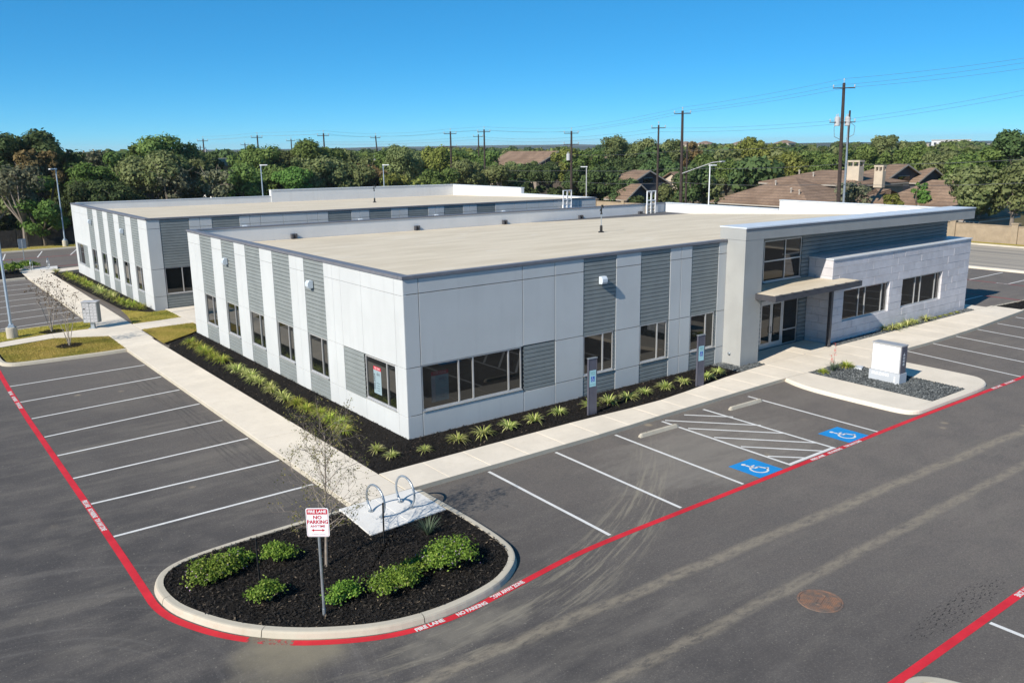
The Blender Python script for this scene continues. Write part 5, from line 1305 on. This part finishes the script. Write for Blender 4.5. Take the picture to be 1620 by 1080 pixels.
# ================================================================== BOUNDARIES
t = thing('wooden_fence', 'dark weathered wooden fence in the shade of the left woods', 'fence', (0, 82.2, 0)); x = -30.0; rf = random.Random(4)
while x < 62:
    q = MB(); q.box(x-.06, .0, 0, x+.06, .10, 1.95); q.build('post', MAT['fence'], t)
    q = MB(); xx = x+.08
    while xx < x+2.36: q.box(xx, -.03, .03, xx+.135, -.01, 1.82+rf.uniform(-.03, .03)); xx += .145
    o = q.build('pickets', MAT['fence'], t); o['kind'] = 'stuff'
    q = MB(); q.box(x+.062, -.008, .35, x+2.38, .05, .44); q.box(x+.062, -.008, 1.45, x+2.38, .05, 1.54); q.build('rail', MAT['fence'], t)
    x += 2.44
t = thing('boundary_wall', 'tan stone boundary wall with pilasters along the far side of the road', 'wall', (75.5, 0, 0)); y = -30.0
while y < 125:
    q = MB(); q.box(-.28, y-.28, 0, .28, y+.28, 1.98); q.box(-.34, y-.34, 1.982, .34, y+.34, 2.09); q.build('pilaster', MAT['brick'], t)
    q = MB(); q.box(-.12, y+.29, 0, .12, y+5.71, 1.72); q.build('wall_panel', MAT['brick'], t)
    q = MB(); q.box(-.16, y+.30, 1.723, .16, y+5.70, 1.80); q.build('cap', MAT['brick'], t); y += 6.0

# ================================================================== HOUSES BEYOND THE ROAD
def gable_roof(x0, x1, y0, y1, ze, zr, axis, ov=.5, hip0=False, hip1=False, th=.14):
    """returns roof mesh builder; ridge along axis"""
    q = MB(); x0 -= ov; x1 += ov; y0 -= ov; y1 += ov
    if axis == 'y':
        mid = (x0+x1)/2; h0 = (x1-x0)/2 if hip0 else 0; h1 = (x1-x0)/2 if hip1 else 0
        A, B = (mid, y0+h0, zr), (mid, y1-h1, zr); c = [(x0, y0, ze), (x1, y0, ze), (x1, y1, ze), (x0, y1, ze)]
        fs = [(0, 4, 5, 3), (1, 2, 5, 4)]
    else:
        mid = (y0+y1)/2; h0 = (y1-y0)/2 if hip0 else 0; h1 = (y1-y0)/2 if hip1 else 0
        A, B = (x0+h0, mid, zr), (x1-h1, mid, zr); c = [(x0, y0, ze), (x1, y0, ze), (x1, y1, ze), (x0, y1, ze)]
        fs = [(0, 1, 5, 4), (3, 4, 5, 2)]
    ends = ([(0, 1, 4)] if axis == 'y' else [(0, 4, 3)]) if hip0 else []
    ends += ([(2, 3, 5)] if axis == 'y' else [(1, 2, 5)]) if hip1 else []
    vs = c+[A, B]; top = fs+ends; bnd = {}
    for f in top:
        for i in range(len(f)): e = (f[i], f[(i+1) % len(f)]); bnd[e] = bnd.get(e, 0)+1
    rim = [(a+6, b+6, b, a) for (a, b) in bnd if (b, a) not in bnd]
    rim = [f for f in rim]
    keys = {}
    for f in top:
        for i in range(len(f)): k = frozenset((f[i], f[(i+1) % len(f)])); keys[k] = keys.get(k, 0)+1
    rim = [(a+6, b+6, b, a) for k, n_ in keys.items() if n_ == 1 for a, b in [tuple(k)]]
    q.add(vs+[(a, b, z-th) for a, b, z in vs], top+[tuple(i+6 for i in f[::-1]) for f in top]+rim)
    return q
def house(label, x0, x1, y0, y1, ze, zr, axis, hip=(False, False), wall='house_wall', ov=.5, chimneys=(), wins=(), gmat=None, vents=(), dormer=None, ridge_x=None):
    t = thing('house', label, 'house', (0, 0, 0), 0, 'brown roofed houses beyond the road')
    q = MB(); q.box(x0, y0, -.5, x1, y1, ze-.05); w_ = q.build('wall', MAT[wall], t)
    for e, hp in ((0, hip[0]), (1, hip[1])):
        if hp: continue
        q = MB(); sl = ov*(zr-ze)/(((x1-x0) if axis == 'y' else (y1-y0))/2+ov); h_ = zr-.16
        zl = ze-.05
        if axis == 'y': yy = y0 if e == 0 else y1; s = .12 if e == 0 else -.12; q.add([(x0, yy, zl), (x1, yy, zl), ((x0+x1)/2, yy, h_), (x0, yy+s, zl), (x1, yy+s, zl), ((x0+x1)/2, yy+s, h_)], [(0, 1, 2), (5, 4, 3), (0, 2, 5, 3), (1, 4, 5, 2)])
        else: xx = x0 if e == 0 else x1; s = .12 if e == 0 else -.12; q.add([(xx, y0, zl), (xx, y1, zl), (xx, (y0+y1)/2, h_), (xx+s, y0, zl), (xx+s, y1, zl), (xx+s, (y0+y1)/2, h_)], [(0, 1, 2), (5, 4, 3), (0, 2, 5, 3), (1, 4, 5, 2)])
        q.build('gable', MAT[gmat or wall], t)
    r_ = gable_roof(x0, x1, y0, y1, ze, zr, axis, ov, *hip).build('roof', MAT['shingle'], t)
    z0, z1 = ze-.30, ze-.15; a, b, c, d = x0-ov-.03, x1+ov+.03, y0-ov-.03, y1+ov+.03
    for bx_ in ((a, c, z0, a+.05, d, z1), (b-.05, c, z0, b, d, z1))+(((a+.051, c, z0, b-.051, c+.05, z1),) if axis != 'y' or hip[0] else ()): q = MB(); q.box(*bx_); q.build('fascia_board', MAT['trim'], t)
    if not hip[0] and axis == 'y':
        for s in (-1, 1):
            q = MB(); xm = (x0+x1)/2; xe = xm+s*((x1-x0)/2+ov); y = y0-ov-.03; vs = [(xm, y, zr-.02), (xe, y, ze-.02), (xe, y, ze-.24), (xm, y, zr-.24)]
            q.add(vs+[(p[0], p[1]+.05, p[2]) for p in vs], [(0, 1, 2, 3), (7, 6, 5, 4), (0, 4, 5, 1), (1, 5, 6, 2), (2, 6, 7, 3), (3, 7, 4, 0)]); q.build('barge_board', MAT['trim'], t)
    for (cx, cy, w1, z) in chimneys:
        q = MB(); q.box(cx-w1/2, cy-w1*.8, ze-.5, cx+w1/2, cy+w1*.8, z-.75); ch = q.build('chimney', MAT['stucco_tan'], r_)
        for sx in (-1, 1):
            for sy in (-.8, 0, .8): ch2 = MB(); ch2.box(cx+sx*(w1/2-.08)-.08, cy+sy*(w1-.1)-.08, z-.749, cx+sx*(w1/2-.08)+.08, cy+sy*(w1-.1)+.08, z-.221); ch2.build('chimney_pier', MAT['stucco_tan'], r_)
        c2 = MB(); c2.box(cx-w1/2-.06, cy-w1*.8-.06, z-.22, cx+w1/2+.06, cy+w1*.8+.06, z); c2.build('chimney_cap', MAT['stucco_tan'], r_)
    for (wx0, wy0, wx1, wy1, wz0, wz1) in wins:
        q = MB(); q.box(min(wx0, wx1)-.04, min(wy0, wy1)-.04, wz0, max(wx0, wx1)+.04, max(wy0, wy1)+.04, wz1); f = q.build('window', MAT['trim'], t)
        q = MB(); q.box(min(wx0, wx1)-.05, min(wy0, wy1)-.05+.1*(abs(wy1-wy0) > .2), wz0+.08, max(wx0, wx1)+.05, max(wy0, wy1)+.05-.1*(abs(wy1-wy0) > .2), wz1-.08); q.build('pane', MAT['glass'], f)
    for (vx, vy) in vents:
        f = abs(vx-(x0+x1)/2)/((x1-x0)/2+ov) if axis == 'y' else abs(vy-(y0+y1)/2)/((y1-y0)/2+ov); vz = zr-(zr-ze)*f
        q = MB(); q.lathe([(.09, vz-.1), (.09, vz+.45), (.16, vz+.46), (.16, vz+.56), (.0, vz+.62)], vx, vy, 8); q.build('roof_vent', MAT['trim'], r_)
    return t
house('large brown hip roofed house left of the leaning transformer pole', 79.5, 93.0, 37.8, 52.5, 2.35, 5.5, 'y', (True, True), vents=((81.8, 40.8), (82.2, 42.3), (84.0, 46.0)), wins=((79.5, 40.2, 79.5, 40.8, 1.3, 1.8),))
house('brown hip roofed house with two masonry chimneys behind the large hip roof', 91.5, 103, 38.6, 53.5, 4.55, 6.15, 'y', (True, True), chimneys=((93.4, 40.3, 1.15, 7.6), (94.6, 37.4, .75, 6.95)), vents=((95, 50), (94, 47)))
house('tall brown house with a dark gable right of the masonry chimneys', 99.5, 112.5, 40.2, 48.5, 4.3, 6.85, 'y', (False, True), gmat='house_shade', wall='house_shade', wins=((104.5, 40.2, 107.5, 40.2, 3.9, 5.2),))
house('small brown house with a dark pointed gable on the right of the houses', 108, 116, 39.3, 43.5, 4.3, 6.2, 'y', (False, True), gmat='house_shade', wall='house_shade')
house('low brown roof in front right of the houses behind the canopy edge', 84.0, 92, 19.5, 31.0, 2.9, 5.5, 'y', (True, True), gmat='house_shade')
house('long low brown roof directly behind the stone boundary wall', 79.2, 88, 17.5, 28.0, 1.9, 3.3, 'y', (True, True), vents=((80.5, 24.5),))
house('low brown roofed wing beside the grey green small tree', 85.5, 93, 31.0, 36.4, 2.4, 4.2, 'y', (True, True))
house('dark gabled house half hidden by the live oaks behind the near roof ladder', 81.5, 90.5, 71.3, 79.0, 3.9, 6.1, 'y', (False, True), gmat='house_shade', wall='house_shade', wins=((85.0, 71.3, 87.0, 71.3, 4.0, 4.9),))
house('lower dark front gable below the gabled house in the live oaks', 77.2, 82.2, 67.1, 71.0, 2.2, 4.3, 'y', (False, True), gmat='house_shade', wall='house_shade')
house('small pale gabled house just left of the heavy pole', 91.5, 97, 69.6, 72.8, 4.6, 5.7, 'x', (False, False), wall='stucco_tan')
house('dark brown roofed house among trees above the far parapet corner', 97, 108, 113, 129, 6.3, 9.0, 'y', (False, False), wall='house_wall', gmat='house_shade')
house('second dark brown roof right of the one above the far parapet corner', 106, 116, 106, 117, 6.0, 8.2, 'y', (False, False), gmat='house_shade')

# ================================================================== POWER POLES AND LINES
def upole(x, y, h, label, arms=((.4, 2.4),), dx=0, dy=0, can=None, r=.17, name='utility_pole'):
    t = thing(name, label, 'utility pole', (x, y, 0), 0, 'wooden utility poles')
    q = MB(); q.tube([(0, 0, -.3), (dx*.5, dy*.5, h*.5), (dx, dy, h)], [r, r*.85, r*.65], 9); q.build('pole', MAT['wood_pole'], t)
    for (d, wd) in arms:
        z = h-d; f = z/h; cx, cy = dx*f, dy*f
        aa = .72; ex, ey = math.cos(aa)*wd/2, -math.sin(aa)*wd/2
        q = MB(); off = (.15, .12)
        q.tube([(cx-ex-off[0], cy-ey-off[1], z), (cx+ex-off[0], cy+ey-off[1], z)], .065, 4); a = q.build('cross_arm', MAT['wood_pole'], t)
        for s in (-.95, .95):
            q = MB(); px, py = cx+ex*s-off[0], cy+ey*s-off[1]; q.lathe([(.035, z+.05), (.035, z+.16), (.075, z+.18), (.075, z+.30), (.03, z+.36)], px, py, 8); q.build('insulator', MAT['insul'], a)
    q = MB(); q.lathe([(.03, h), (.03, h+.25), (.07, h+.27), (.07, h+.42), (.03, h+.48)], dx, dy, 8); q.build('top_insulator', MAT['insul'], t)
    if can:
        for (cz, sx, sy) in can:
            q = MB(); px, py = sx+dx*cz/h, sy+dy*cz/h; q.lathe([(.27, cz-.5), (.30, cz-.46), (.30, cz+.42), (.22, cz+.5)], px, py, 14); c = q.build('transformer', MAT['insul'], t)
            q = MB(); q.lathe([(.05, cz+.5), (.05, cz+.78), (.02, cz+.82)], px+.1, py, 6); q.lathe([(.05, cz+.5), (.05, cz+.72), (.02, cz+.76)], px-.12, py+.05, 6); q.build('bushing', MAT['insul'], c)
    return t
A = upole(74.4, 30.5, 16.35, 'tall leaning pole with two transformers at the right of the skyline', ((.55, 2.4), (4.2, 2.8)), .0, .45, can=((12.25, -.42, .35), (12.25, .42, -.4)), r=.24)
q = MB(); q.tube([(.32, -.34, -.2), (.32, -.30, 8.2), (.30, -.2, 12.0)], [.16, .12, .05], 7); q.build('conduit', MAT['galv'], A)
q = MB(); q.tube([(-.42, .5, 12.2), (-.8, .8, 11.6), (-.7, .75, 10.6), (-.1, .45, 10.3)], .03, 5); q.tube([(.42, -.3, 12.2), (.9, -.7, 11.7), (.85, -.65, 10.8), (.2, -.2, 10.4)], .03, 5); q.build('drop_wire', MAT['wire'], A)
q = MB(); q.tube([(.40, -.30, -.2), (.40, -.25, 13.4)], [.15, .11], 7); q.build('stub_pole', MAT['wood_pole'], A)
B = upole(74.4, 54.0, 14.3, 'heavy dark pole above the near roof left of the houses', ((.35, 2.2),), .0, .2, r=.24)
q = MB(); q.tube([(-.2, -.2, 6.2), (1.8, -3.6, 7.6), (2.4, -4.6, 7.75)], .05, 6); q.box(2.1, -4.9, 7.66, 2.8, -4.5, 7.82); q.build('street_lamp_arm', MAT['insul'], B)
q = MB(); q.tube([(.45, -.45, -.2), (.45, -.40, 10.2)], [.15, .12], 7); q.build('stub_pole', MAT['wood_pole'], B)
upole(74.4, 76.4, 12.2, 'dark double crossarm pole with a transformer can above the far roof ladder', ((.35, 2.2), (2.0, 2.3)), can=((8.3, -.4, .25),), r=.22)
upole(74.4, 58.4, 12.6, 'slim dark pole left of the heavy one above the near roof', ((.4, 1.9),), .1, .1, r=.18)
upole(73.0, 97.4, 12.9, 'right one of the close pair of poles near the middle of the skyline', ((.4, 2.2),), r=.2)
upole(69.8, 103.0, 12.7, 'black double crossarm pole above the far parapet', ((.4, 2.2), (2.6, 2.3)), r=.2)
upole(85.1, 116.3, 12.4, 'left, lower one of the close pair of poles near the middle of the skyline', ((.4, 1.9),), r=.18)
upole(69.3, 127.6, 12.4, 'leaning pole with a transformer can left of the middle', ((.4, 2.0),), -.6, .4, can=((8.0, -.5, .3),), r=.18)
upole(50.7, 113.1, 12.6, 'skyline pole above the spiky green tree', ((.4, 2.0),), r=.18)
upole(62.4, 154.2, 12.2, 'thin pole left of the spiky green tree', ((.4, 1.9),), r=.17)
upole(43.3, 124.0, 12.5, 'taller one of the pair of poles on the left skyline', ((.4, 2.0),), r=.18)
upole(61.0, 178.0, 11.6, 'lower one of the pair of poles on the left skyline', ((.4, 1.9),), r=.18)
upole(40.8, 145.5, 12.2, 'leftmost crossarm pole with a small can on the skyline', ((.4, 2.1),), can=((9.8, .3, .1),), r=.18)
upole(57.5, 200.0, 11.2, 'small pole just right of the leftmost crossarm pole', ((.4, 2.0),), r=.18)
def cable(pts, sag, label, r=.014, group='overhead power lines'):
    q = MB(); P = []
    for (a, b) in zip(pts, pts[1:]):
        a, b = Vector(a), Vector(b); n = 10; ln = (b-a).length
        for k in range(n+(1 if b == Vector(pts[-1]) else 0)):
            t_ = k/n; p = a.lerp(b, t_); p.z -= 4*sag*(ln/25)**1.5*t_*(1-t_); P.append(tuple(p))
    q.tube(P, r, 3, cap=False); o = q.build('power_line', MAT['wire']); tag(o, label, 'power line', group)
far = [(74.4, 76.4, 0), (73.0, 97.4, 0), (69.8, 103.0, 0), (69.3, 127.6, 0), (50.7, 113.1, 0), (43.3, 124.0, 0), (40.8, 145.5, 0)]
hh = [12.2, 12.9, 12.7, 12.4, 12.6, 12.5, 12.2]
def run(dz, sx, z_a, z_b, z0): return [(74.4+sx, -14, z0+.4), (74.4+sx, 12.5, z0), (74.4+sx, 30.9, z_a), (74.4+sx, 54.1, z_b)]+[(x+sx*.8, y-sx*.3, h+dz) for (x, y, _), h in zip(far, hh)]
cable(run(.45, 0, 16.8, 14.75, 17.4), .22, 'topmost thin wire over the roof of the pole tops')
cable(run(-.1, -.9, 16.1, 14.2, 16.9), .25, 'second wire from the top, on the left end of the crossarms')
cable(run(-.1, .85, 15.9, 14.1, 16.55), .25, 'third wire from the top, on the right end of the crossarms')
cable([(74.2, -14, 15.0), (74.2, 12.2, 14.5), (74.2, 30.9, 12.4), (74.4, 58.4, 12.2), (85.1, 116.3, 12.0), (62.4, 154.2, 11.8)], .25, 'lower wire running through the middle crossarm of the leaning pole')
cable([(74.2, -14, 14.5), (74.2, 12.2, 14.05), (74.2, 30.9, 12.0), (74.5, 58.4, 11.7), (85.4, 116.3, 11.5), (62.4, 154.2, 11.3)], .25, 'lowest of the wires crossing open sky')
cable([(74.6, -14, 8.6), (74.6, 11.5, 8.2), (74.6, 30.9, 7.6), (74.6, 54.1, 6.9), (74.6, 76.4, 6.3), (73, 97.4, 6.3)], .3, 'slack cable crossing in front of the tree tops', .025)
cable([(74.5, -14, 6.3), (74.5, 11.3, 6.0), (74.5, 30.9, 5.4), (74.5, 54.1, 5.0), (74.5, 76.4, 4.6), (73, 97.4, 4.6)], .3, 'lower slack cable crossing in front of the brown roofs', .025)
cable([(74.5, 30.9, 10.0), (74.5, 54.1, 9.2), (74.4, 76.4, 8.6)], .3, 'cable from the leaning pole to the heavy pole at tree top height', .022)

# ================================================================== TREES
def crown_arrays(rng, cx, cy, z0, z1, rad, n, leaf, kind='O'):
    h = z1-z0; nb = int(rng.integers(18, 30))
    th = rng.uniform(0, 6.283, nb); u = rng.uniform(-1, 1, nb); rr = rng.uniform(.25, .88, nb)
    s = np.sqrt(1-u*u); bc = np.column_stack([rr*s*np.cos(th)*rad, rr*s*np.sin(th)*rad, u*rr*h*.5]); br = rng.uniform(.17, .42, nb)*min(rad, h*.55)
    bc[:, 2] = np.clip(bc[:, 2], -h*.5+br*.7, h*.5-br*.85)
    tp = np.sort(bc[:, 2]+br)[-3]; bc[:, 2] += h*.5-tp; bc[:, 2] = np.minimum(bc[:, 2], h*.5-br*.8)
    if kind == 'B': n = int(n*.55)
    w_ = br**2; k = rng.choice(nb, n, p=w_/w_.sum()); D = unit(rng.normal(size=(n, 3))+np.array([0, 0, .18]))
    C = bc[k]+D*(br[k]*np.clip(rng.normal(.93, .17, n), .3, 1.35))[:, None]*np.array([1, 1, .88 if kind != 'F' else .7])
    C += np.array([cx, cy, (z0+z1)/2])
    N = unit(D*1.0+rng.normal(0, .42, (n, 3))+np.array([0, 0, .25]))
    sz = leaf*rng.uniform(.55, 1.25, n)
    blob_t = rng.normal(0, .13, nb)
    tone = np.clip(.45+blob_t[k]+rng.normal(0, .20, n), 0, 1)
    return quads(C, N, sz*.62, sz, rng), tone, bc+np.array([cx, cy, (z0+z1)/2])
def tree(i, x, y, h, w_, kind, label):
    rng = np.random.default_rng(500+i); near = y < 95 if x < 74 else x < 86
    t = thing('tree', label, 'tree', (x, y, 0), 0, 'trees in the left woods' if x < 76 else 'trees beyond the road')
    r_ = w_*.5; z0 = h*(.22 if kind not in 'BF' else .30) if h > 6 else h*.15
    leaf = .19 if kind in 'FC' else .235
    n = int(min(9500, 46*(r_*r_+r_*(h-z0)*.5)/(leaf*leaf)*.27))
    V, tone, bc = crown_arrays(rng, 0, 0, z0, h, r_, n, leaf, kind)
    link('crown', np_mesh('crown', V, n, MAT['leaf'+kind], tone), t)
    q = MB(); lx, ly = rng.normal(0, .35, 2); fork = h*.30; tr = .10+.022*h
    q.tube([(0, 0, -.2), (lx*.3, ly*.3, fork*.5), (lx, ly, fork)], [tr, tr*.8, tr*.65], 7)
    for j in range(min(9, len(bc))):
        b = bc[j]; m_ = ((lx+b[0])*.5+rng.normal(0, .25), (ly+b[1])*.5+rng.normal(0, .25), (fork+b[2])*.5); q.tube([(lx, ly, fork-.1), m_, tuple(b)], [tr*.5, tr*.32, .03], 5)
    if kind == 'B' or near:
        for j in range(26 if kind == 'B' else 8):
            b = bc[int(rng.integers(0, len(bc)))]; d = rng.normal(size=3); d[2] = abs(d[2])*.8; d = d/np.linalg.norm(d)*r_*.55; q.tube([tuple(b), tuple(b+d*.5+rng.normal(0, .1, 3)), tuple(b+d)], [.05, .03, .01], 3)
    q.build('trunk', MAT['twig'] if kind in 'BV' else MAT['bark'], t)
for i, (x, y, h, w_, k, l) in enumerate(TREES): tree(i, x, y, h, w_, k, l)
# understory along the fence and behind the wall: shrubs nobody could count
rng = np.random.default_rng(77); VV, TT = [], []
for i in range(64):
    x, y = rng.uniform(-14, 66), rng.uniform(83.5, 90); V, tn, _ = crown_arrays(rng, x, y, .1, rng.uniform(2.2, 4.2), rng.uniform(1.6, 2.8), 420, .38); VV.append(V); TT.append(tn)
for i in range(46):
    x, y = rng.uniform(77.5, 80), rng.uniform(52, 125); V, tn, _ = crown_arrays(rng, x, y, .1, rng.uniform(1.8, 3.4), rng.uniform(1.4, 2.4), 360, .36); VV.append(V); TT.append(tn)
V = np.concatenate(VV); link('undergrowth', np_mesh('undergrowth', V, len(V)//4, MAT['leafC'], np.concatenate(TT)))['kind'] = 'stuff'
# the wooded plain behind, which reads as one mass
def wood(name, kind, count, seed):
    rng = np.random.default_rng(seed); VV, TT = [], []
    for i in range(count):
        while True:
            a = rng.uniform(-.02, 1.30); d = 135+(rng.uniform(0, 1)**1.4)*560; x = -14+math.sin(a)*d; y = -24.5+math.cos(a)*d
            if (y > 108 and x < 85) or (x > 96 and not (96 < x < 124 and 104 < y < 132)) and not (x < 120 and 30 < y < 58): break
        h = rng.uniform(6.4, 9.4)+(.5 if a < .4 else 0)+min(.7, d/900); r_ = rng.uniform(3, 5.5); lf = .30+d/620
        V, tn, _ = crown_arrays(rng, x, y, h*.12, h, r_, int(min(1900, 500+90000/d)), lf, kind); VV.append(V); TT.append(tn)
    V = np.concatenate(VV); link(name, np_mesh(name, V, len(V)//4, MAT['leaf'+kind], np.concatenate(TT)))['kind'] = 'stuff'
wood('far_wood', 'G', 210, 1); wood('far_wood', 'O', 230, 2); wood('far_wood', 'V', 150, 3); wood('far_wood', 'Y', 50, 4)

# ================================================================== FAR COUNTRY
def ridge(name, d, amp, base, seed, mat):
    rng = np.random.default_rng(seed); q = MB(); n = 160; top = []; ph = rng.uniform(0, 6.28, 6)
    for i in range(n+1):
        a = -.25+1.85*i/n; z = base+amp*sum(math.sin(a*f+p)/k for k, (f, p) in enumerate(zip((5, 9, 17, 31, 57, 90), ph), 1))*.5; top.append((a, max(0, z)))
    rows = []
    for (dd, zf) in ((d-400, 0), (d-150, .7), (d, 1), (d+900, .8)): rows.append([(-14+math.sin(a)*dd, -24+math.cos(a)*dd, z*zf-.5) for a, z in top])
    vs = [p for r_ in rows for p in r_]; m_ = n+1
    q.add(vs, [(r_*m_+i, r_*m_+i+1, (r_+1)*m_+i+1, (r_+1)*m_+i) for r_ in range(3) for i in range(n)]); struct(name, q, mat, smooth=True)
MAT['hill'] = soil('hill_woods', (.035, .055, .045), (.055, .075, .06), (.09, .10, .085), .02)
ridge('hills', 2600, 4, 9, 5, MAT['hill']); ridge('hills', 4200, 7, 13, 9, MAT['hill'])
def big(label, x, y, w_, dp, h, z, rz, mat='stucco_tan'):
    t = thing('far_building', label, 'building', (x, y, z), rz, 'pale far buildings'); q = MB(); q.box(-w_/2, -dp/2, -30, w_/2, dp/2, h); q.build('wall', MAT[mat], t)
    q = MB(); q.box(-w_/2-1, -dp/2-1, h+.02, w_/2+1, dp/2+1, h+1.2); q.build('roof', MAT['trim'], t)
    for k in range(int(w_/9)):
        q = MB(); q.box(-w_/2+4+9*k, -dp/2-.12, h*.35, -w_/2+8+9*k, -dp/2+.1, h*.7); q.build('window', MAT['glass'], t)
big('long pale building on the hill at the right skyline', 1545, 735, 62, 30, 12, -1, -1.1, 'white_wall'); big('pale lower building left of the long one on the hill', 1525, 790, 46, 30, 8, -3, -1.1)
big('small pale building right of the long one on the hill', 1560, 690, 30, 26, 7, -4, -1.1)
for i, (u_, v_) in enumerate([(692, 598), (708, 585), (738, 560), (778, 536)]): house(['far pale roofed house on the skyline right of the heavy pole', 'second far pale roofed house from the heavy pole', 'third far pale roofed house from the heavy pole', 'far pale roofed house left of the tall rounded tree'][i], u_-7, u_+7, v_-9, v_+9, 10.0, 13.0, 'y', (True, True), wall='stucco_tan')
big('small white building peeping through the left woods', 31.2, 110.5, 3.2, 4, 7.6, 0, .3, 'white_wall')

# ================================================================== AIR
hz = MB(); hz.box(-5500, -5500, -60, 5500, 5500, 42)
hm = bpy.data.materials.new('haze'); hm.use_nodes = True; hn = hm.node_tree; hn.nodes.remove(hn.nodes['Principled BSDF'])
pv = hn.nodes.new('ShaderNodeVolumePrincipled'); pv.inputs['Color'].default_value = (.90, .95, 1.0, 1); pv.inputs['Density'].default_value = .00011; pv.inputs['Anisotropy'].default_value = .1
hn.links.new(pv.outputs[0], hn.nodes['Material Output'].inputs['Volume'])
ho = hz.build('haze', hm); ho['kind'] = 'stuff'
